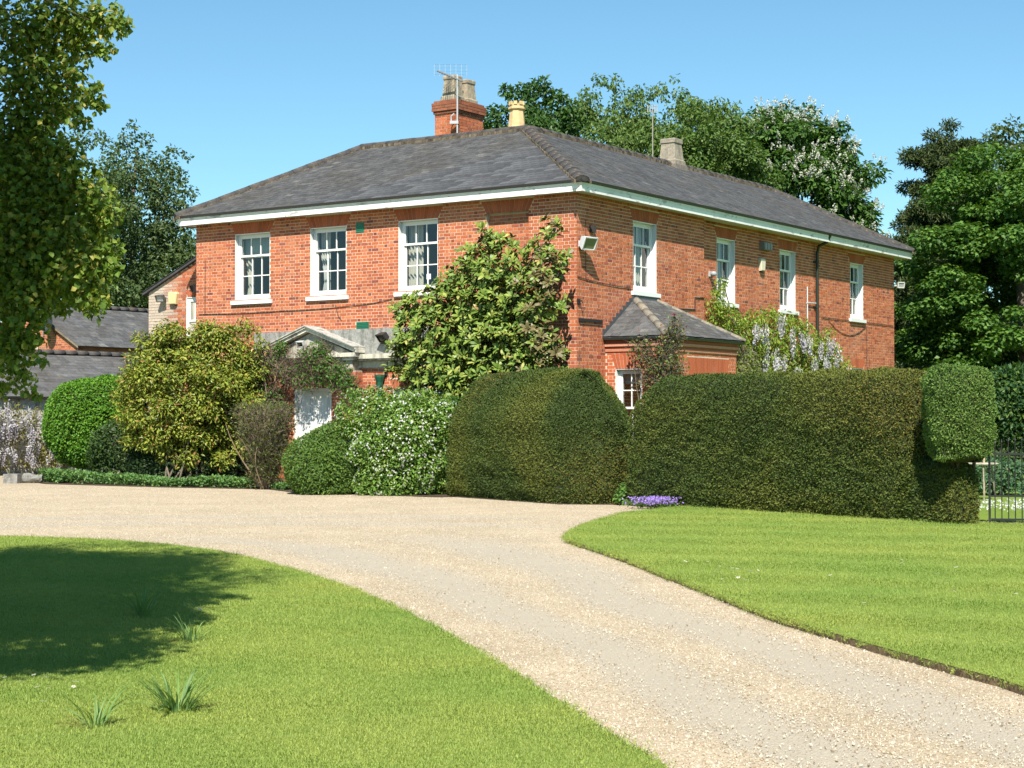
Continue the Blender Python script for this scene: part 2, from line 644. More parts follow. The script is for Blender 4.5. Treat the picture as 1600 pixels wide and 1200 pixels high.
sash_window(house, PF, 9.30, 10.52, WZ0, WZ1, 0.12, curtains=((0.74, 0.98), (0.02, 0.05)), blind=5.86)
sash_window(house, PF, 6.76, 7.94, WZ0, WZ1, 0.12, curtains=((0.70, 0.98), (0.02, 0.12)))
sash_window(house, PF, 3.92, 5.12, WZ0, WZ1, 0.12, curtains=((0.60, 0.98), (0.02, 0.06)))
sash_window(house, PF, 4.58, 5.28, 1.05, 2.37, 0.10, cols=2, rows=3, curtains=())
sash_window(house, PF, 9.35, 10.45, 0.95, 2.45, 0.12, curtains=((0.7, 0.98),))
# notice stuck in the third window
g = Geo()
box(g, PF, 4.28, 4.41, 5.02, 5.15, -0.196, -0.194, (0.72, 0.74, 0.76))
part("window_notice", g, M_CLOTH, house)

# side wall, in two planes
S_WIN = [(2.52, 3.66)]
S_WIN2 = [(7.05, 8.10), (10.82, 11.86), (15.72, 16.72)]
SZ0, SZ1 = 4.70, 6.39
PA, PBk = P_side(0.0), P_side(STEP)
open_a = [rect(SZ0, SZ1, a, b) for a, b in S_WIN]
open_b = [rect(SZ0, SZ1, a, b) for a, b in S_WIN2] + [rect(1.2, 3.2, 15.8, 16.7)]
g = Geo()
mortar_sheet(g, PA, 0, STEP_B, 0, 6.80, open_a, deep=0.24)
g.add([Hp(0, STEP_B, 0), Hp(STEP, STEP_B, 0), Hp(STEP, STEP_B, 6.8), Hp(0, STEP_B, 6.8)], [[0, 1, 2, 3]], (0.4, 0.2, 0.12))
wall_side = part("wall", g, M_MORTAR, house)
g = Geo()
bricks_to_geo(g, PA, lay_bricks(PA, 0, STEP_B, 0, 6.80, open_a + [lint_hole(a, b, SZ1) for a, b in S_WIN], 21), seed=5)
part("brickwork", g, M_BRICK, wall_side, kind="stuff")
for k, (a, b) in enumerate(S_WIN):
    lintel(PA, a, b, SZ1, LINT, wall_side, seed=20 + k)
g = Geo()
mortar_sheet(g, PBk, STEP_B, L2, 0, 6.80, open_b, deep=0.24)
wall_side2 = part("wall", g, M_MORTAR, house)
g = Geo()
bricks_to_geo(g, PBk, lay_bricks(PBk, STEP_B, L2, 0, 6.80, open_b + [lint_hole(a, b, SZ1) for a, b in S_WIN2] + [lint_hole(15.8, 16.7, 3.2, 0.3, 0.12)], 22), seed=6)
part("brickwork", g, M_BRICK, wall_side2, kind="stuff")
for k, (a, b) in enumerate(S_WIN2):
    lintel(PBk, a, b, SZ1, LINT, wall_side2, seed=30 + k)
lintel(PBk, 15.8, 16.7, 3.2, 0.3, wall_side2, splay=0.12, seed=35)
for P, s0, s1, c in ((PA, 2.52, 3.66, ((0.04, 0.2), (0.58, 0.96))), (PBk, 7.05, 8.10, ((0.05, 0.3), (0.7, 0.96))), (PBk, 10.82, 11.86, ((0.04, 0.4), (0.75, 0.96))), (PBk, 15.72, 16.72, ((0.04, 0.3), (0.62, 0.96)))):
    sash_window(house, P, s0, s1, SZ0, SZ1, 0.125, curtains=c)
sash_window(house, PBk, 15.8, 16.7, 1.2, 3.2, 0.2, curtains=())

# hidden walls, floors and partitions so the rooms behind the glass are rooms
g = Geo()
MC = (0.42, 0.2, 0.13)
for (a0, b0, a1, b1) in ((L1, 0, L1, 8.0), (L1, 8.0, 8.0, 8.0), (8.0, 8.0, 8.0, L2), (8.0, L2, STEP, L2)):
    g.add([Hp(a0, b0, 0), Hp(a1, b1, 0), Hp(a1, b1, 6.8), Hp(a0, b0, 6.8)], [[0, 1, 2, 3]], MC)
part("wall", g, M_BRICK, house)
g = Geo()
for z in (0.1, 3.45, 6.70):
    g.add([Hp(0.26, 0.3, z), Hp(11.8, 0.3, z), Hp(11.8, 7.9, z), Hp(0.26, 7.9, z)], [[0, 1, 2, 3]], (0.16, 0.12, 0.09))
    g.add([Hp(0.45, 7.9, z), Hp(7.9, 7.9, z), Hp(7.9, 19.1, z), Hp(0.45, 19.1, z)], [[0, 1, 2, 3]], (0.16, 0.12, 0.09))
for (a0, b0, a1, b1) in ((0.3, 4.2, 11.8, 4.2), (4.3, 4.2, 4.3, 19.1), (3.0, 0.3, 3.0, 4.2), (6.0, 0.3, 6.0, 4.2), (8.7, 0.3, 8.7, 4.2), (0.4, 6.2, 4.3, 6.2), (0.4, 9.5, 4.3, 9.5), (0.4, 13.6, 4.3, 13.6)):
    g.add([Hp(a0, b0, 0.1), Hp(a1, b1, 0.1), Hp(a1, b1, 6.7), Hp(a0, b0, 6.7)], [[0, 1, 2, 3]], (0.22, 0.19, 0.16))
part("partition", g, M_ROOM, house)

# eaves: soffit, fascia boards, gutter
g = Geo()
z = SOFFIT + 0.02
for q in (((-OUT + 0.02, -OUT + 0.02), (L1 + OUT - 0.02, -OUT + 0.02), (L1, 0), (0, 0)), ((-OUT + 0.02, -OUT + 0.02), (0, 0), (0, L2), (-OUT + 0.02, L2 + OUT - 0.02)), ((0, STEP_B), (STEP, STEP_B), (STEP, L2), (0, L2)), ((L1, 0), (L1 + OUT - 0.02, -OUT + 0.02), (L1 + OUT - 0.02, 8.3), (L1, 8.3)), ((0, L2), (8.3, L2), (8.3, L2 + OUT - 0.02), (-OUT + 0.02, L2 + OUT - 0.02))):
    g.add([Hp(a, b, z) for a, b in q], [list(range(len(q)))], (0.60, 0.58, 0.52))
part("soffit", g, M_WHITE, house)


def fascia(P, s0, s1, d):
    g = Geo()
    box(g, P, s0, s1, SOFFIT, 6.955, d - 0.022, d, (0.80, 0.80, 0.77))
    box(g, P, s0 - (0.012 if s0 == -OUT else 0.0), s1, 6.895, 6.953, d + 0.0005, d + 0.012, (0.78, 0.78, 0.75))
    part("fascia_board", g, M_WHITE, house)


for s0, s1 in ((-OUT, 4.1), (4.104, 8.3), (8.304, L1 + OUT)):
    fascia(PF, s0, s1, OUT)
for s0, s1 in ((-OUT + 0.023, 2.9), (2.904, 6.76), (6.765, 10.3), (10.304, 14.12), (14.125, L2 + OUT)):
    fascia(PA, s0, s1, OUT)
fascia(lambda s, z, d: Hp(L1 + d, s, z), -OUT + 0.023, 8.4, OUT)
fascia(lambda s, z, d: Hp(s, L2 + d, z), -OUT + 0.023, 8.4, OUT)


def gutter(P, s0, s1, d, z=6.958, name="gutter", c=(0.035, 0.036, 0.04), h=0.05, w=0.075, parent=None):
    g = Geo()
    prof = [(0.0, h), (0.004, 0.012), (w * 0.4, -0.004), (w * 0.8, 0.008), (w, h), (w - 0.006, h), (w * 0.78, 0.014), (w * 0.4, 0.004), (0.008, 0.018), (0.006, h)]
    n = len(prof)
    V = [P(s, z + q[1], d + q[0]) for s in (s0, s1) for q in prof]
    g.add(V, [[i, (i + 1) % n, n + (i + 1) % n, n + i] for i in range(n)], c)
    g.add(V[:n], [list(range(n))], c)
    g.add(V[n:], [list(range(n))], c)
    part(name, g, M_PAINT, parent or house)


gutter(PF, -OUT - 0.07, L1 + OUT + 0.05, OUT + 0.013)
gutter(PA, -OUT + 0.0, L2 + OUT + 0.05, OUT + 0.013)

# roof
RO = 0.395
AP = (4.0, 4.0, 9.17)
RL = (9.5, 4.0, 9.17)
RR = (4.0, 18.3, 9.17)
EC, EL, ER = (-RO, -RO, EAVE_Z), (L1 + RO, -RO, EAVE_Z), (-RO, L2 + RO, EAVE_Z)
BL, BV, BR = (L1 + RO, 8.4, EAVE_Z), (8.4, 8.4, EAVE_Z), (8.4, L2 + RO, EAVE_Z)
g = Geo()
UC = (0.05, 0.05, 0.055)
for q in ((EC, EL, RL, AP), (EC, AP, RR, ER), (EL, BL, RL), (ER, RR, BR), (RL, BL, BV, AP), (AP, BV, BR, RR)):
    g.add([Hp(p[0], p[1], p[2] - 0.03) for p in q], [list(range(len(q)))], UC)
roof = part("roof", g, M_SLATE, house)
EXPO, SLW = 0.175, 0.25


def slate_plane(E0, E1, R0, R1, seed, g, singles=None, expo=EXPO, slw=SLW, thick=0.006, lift=0.012, tone=1.0):
    """slates laid on the plane E0-E1 (eave) to R0-R1 (ridge); all points are world points. Each slate keeps its own edges"""
    E0, E1, R0, R1 = (np.array(p, float) for p in (E0, E1, R0, R1))
    r = np.random.default_rng(seed)
    U = (E1 - E0)
    LU = np.linalg.norm(U)
    U /= LU
    mid = (R0 + R1) / 2 - E0
    Vv = mid - U * (mid @ U)
    S = np.linalg.norm(Vv)
    Vv /= S
    Nn = np.cross(U, Vv)
    if Nn[2] < 0:
        Nn = -Nn
    r0, r1 = (R0 - E0) @ U, (R1 - E0) @ U
    rows = int(math.ceil(S / expo))
    out = []
    for k in range(rows):
        v0, v1 = k * expo, min((k + 1) * expo + 0.015, S)
        lim = lambda v: (r0 * v / S, LU + (r1 - LU) * v / S)
        (l0, l1), (t0, t1) = lim(v0), lim(v1)
        x = -slw * (0.5 if k % 2 else 1.0) + r.uniform(-0.07, 0.07)
        while x < LU:
            w = slw - 0.004
            jt = r.uniform(-0.006, 0.006)
            a0, a1, b0, b1 = max(x, l0), min(x + w, l1), max(x, t0), min(x + w, t1)
            whole = a0 == x and a1 == x + w and b0 == x and b1 == x + w
            if a1 - a0 > 0.02 and b1 >= b0 - 0.001:
                base = np.array([0.074, 0.074, 0.074]) if r.random() > 0.07 else np.array([0.105, 0.103, 0.096])
                c = base * r.uniform(0.74, 1.22) * tone
                hl = lift + r.uniform(-0.001, 0.004)
                sk = r.normal(0, 0.004) if r.random() < 0.9 else r.normal(0, 0.014)
                out.append((a0, a1, b0, b1, v0 + jt, v1, hl, c, whole, sk))
            x += slw
    F = [[0, 1, 2, 3], [0, 4, 5, 1], [0, 3, 7, 4], [1, 5, 6, 2]]
    if singles is not None:
        pick = [i for i, s in enumerate(out) if s[8]]
        pick.sort(key=lambda i: out[i][0] * 0.9 + out[i][4] * 1.6)
        pick = set(pick[:300])
    for i, (a0, a1, b0, b1, v0, v1, hl, c, whole, sk) in enumerate(out):
        if singles is not None and i in pick:
            k = i % 6
            o = obj("slate", singles[k], roof)
            p = E0 + U * a0 + Vv * v0
            o.matrix_basis = Matrix(((U[0], Vv[0], Nn[0], p[0]), (U[1], Vv[1], Nn[1], p[1]), (U[2], Vv[2], Nn[2], p[2]), (0, 0, 0, 1)))
            continue
        pt = lambda u, v, h: E0 + U * u + Vv * v + Nn * h
        V = [pt(a0, v0 + sk, hl), pt(a1, v0 - sk, hl), pt(b1, v1, 0.010), pt(b0, v1, 0.010), pt(a0, v0 + sk, hl - thick), pt(a1, v0 - sk, hl - thick), pt(b1, v1, 0.001), pt(b0, v1, 0.001)]
        g.add(V, F, c)


slate_meshes = []
for k in range(6):
    gs = Geo()
    c = np.array([0.074, 0.075, 0.078]) * (0.76, 0.88, 1.0, 1.1, 1.2, 1.4)[k]
    w, e, sk = SLW - 0.004, EXPO + 0.015, (0.004, -0.003, 0.006, -0.006, 0.0, 0.002)[k]
    hl = 0.012 + 0.0006 * k
    gs.add([(0, sk, hl), (w, -sk, hl), (w, e, 0.010), (0, e, 0.010), (0, sk, hl - 0.006), (w, -sk, hl - 0.006), (w, e, 0.001), (0, e, 0.001)], [[0, 1, 2, 3], [0, 4, 5, 1], [0, 3, 7, 4], [1, 5, 6, 2]], c)
    slate_meshes.append(gs.mesh("slate", M_SLATE))
W_ = lambda p: Hp(*p)
g = Geo()
slate_plane(W_(EC), W_(EL), W_(AP), W_(RL), 41, g, slate_meshes)
slate_plane(W_(EC), W_(ER), W_(AP), W_(RR), 42, g)
slate_plane(W_(EL), W_(BL), W_(RL), W_(RL), 43, g)
slate_plane(W_(ER), W_(BR), W_(RR), W_(RR), 44, g)
part("slates", g, M_SLATE, roof, kind="stuff")


def ridge_mesh(length, rad, col):
    gr = Geo()
    prof = [(math.cos(t) * rad * 1.15, math.sin(t) * rad * 0.75 - rad * 0.28) for t in np.linspace(-0.15, math.pi + 0.15, 9)]
    n = len(prof)
    V = [(x, y, z) for x in (0, length) for y, z in prof]
    V += [(x, y * 0.86, z - 0.02) for x in (0, length) for y, z in prof]
    F = [[i, i + 1, n + i + 1, n + i] for i in range(n - 1)]
    F += [[2 * n + i, 2 * n + i + 1, i + 1, i] for i in range(n - 1)] + [[n + i, n + i + 1, 3 * n + i + 1, 3 * n + i] for i in range(n - 1)]
    gr.add(V, F, col)
    gr.add(V[:n], [list(range(n))], col)
    return gr.mesh("ridge_tile", M_RIDGE, True)


RT = [ridge_mesh(0.445, 0.155, c) for c in ((0.062, 0.058, 0.056), (0.075, 0.066, 0.060), (0.068, 0.065, 0.064))]


def ridge_line(p0, p1, parent, meshes, step=0.45, lift=0.03):
    p0, p1 = np.array(p0, float), np.array(p1, float)
    d = p1 - p0
    L = np.linalg.norm(d)
    d /= L
    side = np.cross((0, 0, 1), d)
    side /= np.linalg.norm(side)
    up = np.cross(d, side)
    n = int(round(L / step))
    for k in range(n):
        p = p0 + d * (L * k / n) + up * (lift + RNG.uniform(-0.006, 0.006)) + side * RNG.uniform(-0.008, 0.008)
        o = obj("ridge_tile", meshes[int(RNG.integers(len(meshes)))], parent)
        s = L / n / step
        o.matrix_basis = Matrix(((d[0] * s, side[0], up[0], p[0]), (d[1] * s, side[1], up[1], p[1]), (d[2] * s, side[2], up[2], p[2]), (0, 0, 0, 1)))


for p0, p1 in ((RL, AP), (AP, RR), (EC, AP), (EL, RL), (ER, RR)):
    ridge_line(W_(p0), W_(p1), roof, RT)
# bedding mortar along the hips and ridge
g = Geo()
for p0, p1 in ((EC, AP), (RL, AP), (AP, RR), (EL, RL), (ER, RR)):
    p0, p1 = np.array(W_(p0)), np.array(W_(p1))
    d = (p1 - p0) / np.linalg.norm(p1 - p0)
    side = np.cross((0, 0, 1), d)
    side /= np.linalg.norm(side)
    for sg in (-1, 1):
        for k in range(int(np.linalg.norm(p1 - p0) / 0.09)):
            c = p0 + d * k * 0.09 + side * sg * (0.175 + RNG.uniform(-0.012, 0.015))
            c[2] -= 0.035
            hgt = RNG.uniform(0.018, 0.035)
            box(g, lambda x, z, y: tuple(c + d * x + side * y + np.array((0, 0, z))), -0.03, 0.05, -0.05, hgt, -0.022, 0.022, np.array((0.14, 0.11, 0.075)) * RNG.uniform(0.4, 1.3))
part("ridge_bedding", g, M_RIDGE, roof, kind="stuff")


# chimneys
def square_pot(g, a, b, z0, w0, w1, h, cap, col, n=4, capw=1.12):
    c = Hp(a, b, z0)
    rot = math.pi / 4 - PSI
    q = math.sqrt(2) / 2
    lathe(g, [(w0 * q * 1.1, 0), (w0 * q * 1.1, 0.12), (w0 * q * 0.95, 0.16), (w1 * q, h - cap), (w1 * q * capw, h - cap + 0.03), (w1 * q * capw, h - 0.02), (w1 * q, h), (w1 * q * 0.75, h), (w1 * q * 0.7, h - 0.3)], c, n, col, rot)


g = Geo()
ca0, ca1, cb0, cb1, cz = 6.38, 7.10, 4.12, 5.35, 9.86
for P, s0, s1 in ((P_front(cb0), ca0, ca1), (P_side(ca0), cb0, cb1)):
    box(g, P, s0, s1, 8.6, cz, -0.3, 0.0, (0.42, 0.32, 0.23))
    bricks_to_geo(g, P, lay_bricks(P, s0, s1, 8.6, cz, [], 51), seed=9)
box(g, lambda s, z, d: Hp(s, d, z), ca0 + 0.01, ca1, 8.6, cz, cb0 + 0.01, cb1, MC)
chim = part("chimney", g, M_BRICK, house)
g = Geo()
o1 = 0.055
for i, (z0, z1, o) in enumerate(((cz, cz + 0.075, 0.03), (cz + 0.078, cz + 0.30, 0.065), (cz + 0.303, cz + 0.36, 0.02))):
    for P, s0, s1 in ((P_front(cb0 - o), ca0 - o, ca1 + o), (P_side(ca0 - o), cb0 - o, cb1 + o)):
        box(g, P, s0 + 0.001, s1 - 0.001, z0 + 0.001, z1 - 0.001, -0.3, -0.003, (0.20, 0.15, 0.11))
        for b in lay_bricks(P, s0, s1, z0, z1, [], 52 + i):
            V = [P(s, zz, d) for s in (b[0], b[1]) for zz in (b[2], b[3]) for d in (-0.012, 0.007)]
            g.add(V, BOXF, b[5] * 0.5 + np.array((0.03, 0.025, 0.02)))
box(g, lambda s, z, d: Hp(s, d, z), ca0 + 0.02, ca1 - 0.02, cz + 0.1, cz + 0.37, cb0 + 0.02, cb1 - 0.02, (0.2, 0.17, 0.13))
part("chimney_cap", g, M_BRICK, chim)
for b_, h_, hc in ((4.44, 0.70, 0.13), (5.05, 0.68, 0.13)):
    g = Geo()
    square_pot(g, 6.74, b_, cz + 0.36, 0.42, 0.34, h_, hc, (0.34, 0.28, 0.20))
    part("chimney_pot", g, M_STONE, chim)
# crowned buff pot by the corner of the ridges
g = Geo()
lathe(g, [(0.50, -0.25), (0.44, 0.0), (0.30, 0.13), (0.16, 0.16)], Hp(4.55, 4.3, 9.15), 14, (0.16, 0.12, 0.09))
stack = part("chimney", g, M_RIDGE, house, True)
g = Geo()
c = Hp(4.55, 4.3, 9.28)
lathe(g, [(0.235, 0), (0.225, 0.06), (0.19, 0.42), (0.185, 0.46), (0.235, 0.49), (0.235, 0.53), (0.20, 0.55), (0.205, 0.60), (0.15, 0.60), (0.14, 0.3)], c, 8, (0.60, 0.43, 0.22), 0.2)
for k in range(8):
    t = k * math.pi / 4 + 0.2 + math.pi / 8
    p = (c[0] + 0.185 * math.cos(t), c[1] + 0.185 * math.sin(t))
    box(g, lambda x, z, y: (p[0] + x * math.cos(t) - y * math.sin(t), p[1] + x * math.sin(t) + y * math.cos(t), c[2] + z), -0.025, 0.025, 0.60, 0.69, -0.045, 0.045, (0.60, 0.43, 0.22))
part("chimney_pot", g, M_POT, stack)
# stone pot half way along the long ridge
g = Geo()
lathe(g, [(0.60, -0.3), (0.48, 0.02), (0.40, 0.08)], Hp(4.0, 11.65, 9.12), 4, (0.15, 0.13, 0.11), math.pi / 4 - PSI)
stack = part("chimney", g, M_RIDGE, house)
g = Geo()
square_pot(g, 4.0, 11.65, 9.15, 0.56, 0.44, 0.78, 0.16, (0.30, 0.26, 0.20))
part("chimney_pot", g, M_STONE, stack)

# entablature, pediment and porch piers over the front door
ST = (0.42, 0.41, 0.36)
g = Geo()
box(g, PF, 4.05, 9.75, 3.235, 3.86, -0.02, 0.10, (0.29, 0.29, 0.265))
ent = part("entablature", g, M_STONE, house)
g = Geo()
box(g, PF, 4.0, 9.8, 3.12, 3.232, -0.02, 0.27, (0.58, 0.55, 0.44))
box(g, PF, 4.0, 9.8, 3.07, 3.118, -0.02, 0.20, (0.55, 0.52, 0.42))
part("cornice", g, M_STONE, ent)
g = Geo()
box(g, PF, 4.05, 9.75, 2.90, 3.067, -0.02, 0.06, (0.60, 0.56, 0.44))
part("frieze", g, M_STONE, ent)
g = Geo()
pa0, pa1, pax, pd, pz0, pz1 = 6.12, 9.22, 7.67, 0.40, 3.17, 3.89
box(g, PF, pa0, pa1, pz0, pz0 + 0.10, 0.0, pd + 0.06, (0.58, 0.55, 0.45))
box(g, PF, pa0 + 0.08, pa1 - 0.08, pz0 - 0.08, pz0 - 0.003, 0.0, pd, (0.56, 0.53, 0.43))
box(g, PF, pa0 + 0.18, pa1 - 0.18, pz0 - 0.32, pz0 - 0.083, 0.0, pd - 0.08, (0.55, 0.52, 0.42))
tri = [(pa0 + 0.2, pz0 + 0.1), (pax, pz1 - 0.1), (pa1 - 0.2, pz0 + 0.1)]
g.add([PF(s, z, pd - 0.1) for s, z in tri], [[0, 1, 2]], (0.45, 0.42, 0.35))
ped = part("pediment", g, M_STONE, house)
for s0, s1 in ((pa0, pax), (pa1, pax)):
    g = Geo()
    for (t0, t1, dd) in ((0.0, 0.075, pd + 0.05), (0.078, 0.12, pd + 0.10), (0.123, 0.15, pd + 0.13)):
        sx = s0 + (-0.04 if s0 < s1 else 0.04)
        V = []
        for s, z in ((sx, pz0 + 0.10), (s1, pz1 - 0.06)):
            for t in (t0, t1):
                for d in (-0.01, dd):
                    V.append(PF(s, z + t, d))
        g.add(V, BOXF, (0.66, 0.63, 0.53) if t0 < 0.12 else (0.42, 0.41, 0.37))
    part("raking_cornice", g, M_STONE, ped)
for s0, s1 in ((6.22, 6.66), (8.66, 9.10)):
    g = Geo()
    box(g, PF, s0, s1, 0, 2.84, 0.0, 0.28, (0.45, 0.35, 0.26))
    Pp = P_front(-0.28)
    bricks_to_geo(g, Pp, lay_bricks(Pp, s0, s1, 0, 2.84, [], 61), seed=10)
    Pq = lambda s, z, d, s0=s0: Hp(s0 - d, -s, z)
    bricks_to_geo(g, Pq, lay_bricks(Pq, 0.02, 0.28, 0, 2.84, [], 62), seed=11)
    part("porch_pier", g, M_BRICK, house)
# double front door
g = Geo()
box(g, PF, 7.23, 7.30, 0, 2.42, -0.16, -0.02, WH)
box(g, PF, 8.39, 8.46, 0, 2.42, -0.16, -0.02, WH)
box(g, PF, 7.30, 8.39, 2.33, 2.42, -0.16, -0.022, WH)
box(g, PF, 7.23, 8.46, 0, 0.06, -0.3, 0.1, (0.35, 0.33, 0.28))
door = part("door", g, M_SASH, house)
for s0, s1 in ((7.302, 7.842), (7.848, 8.388)):
    g = Geo()
    box(g, PF, s0, s1, 0.062, 2.328, -0.13, -0.09, WH)
    for z0, z1 in ((0.2, 0.75), (0.88, 1.55), (1.68, 2.2)):
        for q in ((s0 + 0.08, s0 + 0.10, z0, z1), (s1 - 0.10, s1 - 0.08, z0, z1), (s0 + 0.10, s1 - 0.10, z0, z0 + 0.02), (s0 + 0.10, s1 - 0.10, z1 - 0.02, z1)):
            box(g, PF, *q, -0.089, -0.075, WH)
        box(g, PF, s0 + 0.14, s1 - 0.14, z0 + 0.05, z1 - 0.05, -0.089, -0.078, WH)
    part("door_leaf", g, M_SASH, door)
g = Geo()
kc = PF(7.79, 1.1, -0.05)
lathe(g, [(0.0, -0.03), (0.028, -0.02), (0.033, 0.0), (0.028, 0.02), (0.0, 0.03)], kc, 10, (0.02, 0.02, 0.02))
part("door_knob", g, M_DARK, door, True)


# rainwater pipes
def pipe_part(pts, r, col, hopper=None, parent=None):
    g = Geo()
    tube(g, pts, r, 10, col)
    return part("downpipe", g, M_PAINT, parent or house, True)


GR = (0.012, 0.10, 0.055)
dp = pipe_part([PF(5.62, 0, 0.09), PF(5.62, 1.2, 0.09), PF(5.62, 2.5, 0.09)], 0.042, GR)
g = Geo()
lathe(g, [(0.045, -0.18), (0.075, -0.10), (0.085, -0.02), (0.13, 0.10), (0.135, 0.16), (0.12, 0.16), (0.05, 0.0)], PF(5.62, 2.56, 0.09), 8, GR, 0.3)
part("hopper", g, M_PAINT, dp)
for z in (1.7, 2.25):
    g = Geo()
    lathe(g, [(0.054, -0.03), (0.054, 0.03)], PF(5.62, z, 0.09), 10, GR)
    box(g, PF, 5.53, 5.71, z - 0.02, z + 0.02, 0.0, 0.05, GR)
    part("pipe_clip", g, M_PAINT, dp)
g = Geo()
box(g, PF, 5.40, 5.47, 2.80, 2.93, 0.06, 0.14, (0.04, 0.04, 0.035))
part("vent_outlet", g, M_PAINT, house)
BK = (0.022, 0.03, 0.024)
dp = pipe_part([PBk(13.15, 0, 0.09), PBk(13.15, 3, 0.09), PBk(13.15, 6.45, 0.09), PBk(13.15, 6.66, 0.14), PBk(13.15, 6.76, 0.40), PBk(13.15, 6.96, 0.50)], 0.045, BK)
for z in (3.2, 4.9, 6.2):
    g = Geo()
    lathe(g, [(0.056, -0.035), (0.056, 0.035)], PBk(13.15, z, 0.09), 10, BK)
    box(g, PBk, 13.05, 13.25, z - 0.02, z + 0.02, 0.0, 0.05, BK)
    part("pipe_clip", g, M_PAINT, dp)
# white waste pipe by the third side window
pipe_part([PBk(12.55, 3.9, 0.05), PBk(12.55, 4.6, 0.05), PBk(12.55, 5.45, 0.05)], 0.018, (0.6, 0.6, 0.6))
pipe_part([PBk(12.5, 4.98, 0.05), PBk(12.8, 4.99, 0.05), PBk(13.12, 5.0, 0.06)], 0.02, (0.5, 0.5, 0.5))
# short black rail and bracket by the corner
g = Geo()
box(g, PA, 0.05, 1.05, 3.86, 3.93, 0.012, 0.05, (0.02, 0.02, 0.02))
part("iron_strap", g, M_DARK, wall_side)

# cables pinned to the walls
def cable(P, pts, r=0.009, sag=0.0, col=(0.05, 0.04, 0.035), parent=None):
    out = []
    for i in range(len(pts) - 1):
        (s0, z0), (s1, z1) = pts[i], pts[i + 1]
        for t in np.linspace(0, 1, 7)[: (7 if i == len(pts) - 2 else 6)]:
            out.append(P(s0 + (s1 - s0) * t, z0 + (z1 - z0) * t - sag * 4 * t * (1 - t), 0.02))
    g = Geo()
    tube(g, out, r, 5, col)
    part("cable", g, M_DARK, parent)


cable(PF, [(11.8, 4.42), (9.0, 4.40), (6.5, 4.45), (5.3, 4.57)], sag=0.02, parent=wall_front)
cable(PF, [(11.58, 5.84), (11.58, 4.4)], parent=wall_front, r=0.006)
cable(PF, [(7.1, 4.5), (7.0, 4.2), (6.9, 4.1)], parent=wall_front, r=0.006)
cable(PA, [(0.02, 4.86), (2.4, 4.76)], sag=0.03, parent=wall_side)
cable(PA, [(0.35, 6.2), (0.36, 4.86)], parent=wall_side, r=0.007)
cable(PA, [(3.8, 4.45), (4.6, 4.38), (5.6, 4.42), (5.6, 4.72), (6.1, 4.74)], parent=wall_side, r=0.014)
cable(PBk, [(13.6, 4.62), (19.1, 4.62)], sag=0.0, parent=wall_side2)
cable(PBk, [(14.1, 4.55), (16.9, 4.5)], sag=0.35, parent=wall_side2)
cable(PBk, [(16.95, 4.5), (16.95, 3.3)], parent=wall_side2, r=0.007)

# lean-to at the left end, set back
LB = 1.0
PL = P_front(LB)
lt = lambda a: 6.41 - (a - 11.92) * 0.437
g = Geo()
g.add([PL(11.92, 0, 0), PL(14.73, 0, 0), PL(14.73, lt(14.73), 0), PL(11.92, lt(11.92), 0)], [[0, 1, 2, 3]], (0.50, 0.44, 0.36))
g.add([PL(14.73, 0, 0), PL(14.73, 0, -5), PL(14.73, lt(14.73), -5), PL(14.73, lt(14.73), 0)], [[0, 1, 2, 3]], (0.50, 0.44, 0.36))
wall_lean = part("wall", g, M_MORTAR, house)
lw = [rect(3.6, 4.98, 12.62, 13.22)]
g = Geo()
bl = lay_bricks(PL, 11.92, 14.73, 0, 6.4, lw + [lint_hole(12.62, 13.22, 4.98, 0.22, 0.08)], 71, top=lambda z: (11.92, 11.92 + (6.41 - z) / 0.437))
rr_ = np.random.default_rng(5)
for b in bl:
    f = np.clip((b[0] - 13.3) / 0.75 + rr_.uniform(-0.4, 0.4), 0, 1)      # limewashed towards its outer end
    c = b[5] * (1 - f) + np.array((0.52, 0.42, 0.33)) * rr_.uniform(0.88, 1.08) * f
    V = [PL(s, zz, d) for s in (b[0], b[1]) for zz in (b[2], b[3]) for d in (-0.01, 0.008)]
    g.add(V, BOXF, c)
part("brickwork", g, M_BRICK, wall_lean, kind="stuff")
lintel(PL, 12.62, 13.22, 4.98, 0.22, wall_lean, splay=0.08, n=7, seed=72)
PLr = P_front(LB - 0.06)
sash_window(house, PLr, 12.62, 13.22, 3.6, 4.98, 0.03, cols=2, rows=2, curtains=())
g = Geo()
A, B_ = (11.95, lt(11.95) + 0.06), (14.9, lt(14.9) + 0.06)
g.add([Hp(A[0], LB - 0.1, A[1]), Hp(B_[0], LB - 0.1, B_[1]), Hp(B_[0], 6.5, B_[1]), Hp(A[0], 6.5, A[1]), Hp(A[0], LB - 0.1, A[1] - 0.07), Hp(B_[0], LB - 0.1, B_[1] - 0.07), Hp(B_[0], 6.5, B_[1] - 0.07), Hp(A[0], 6.5, A[1] - 0.07)], [[0, 1, 2, 3], [4, 5, 6, 7], [0, 1, 5, 4], [1, 2, 6, 5]], (0.06, 0.06, 0.065))
roof2 = part("roof", g, M_SLATE, house)
g = Geo()
slate_plane(Hp(B_[0], LB - 0.12, B_[1] + 0.004), Hp(B_[0], 6.4, B_[1] + 0.004), Hp(A[0], LB - 0.12, A[1] + 0.004), Hp(A[0], 6.4, A[1] + 0.004), 73, g)
part("slates", g, M_SLATE, roof2, kind="stuff")

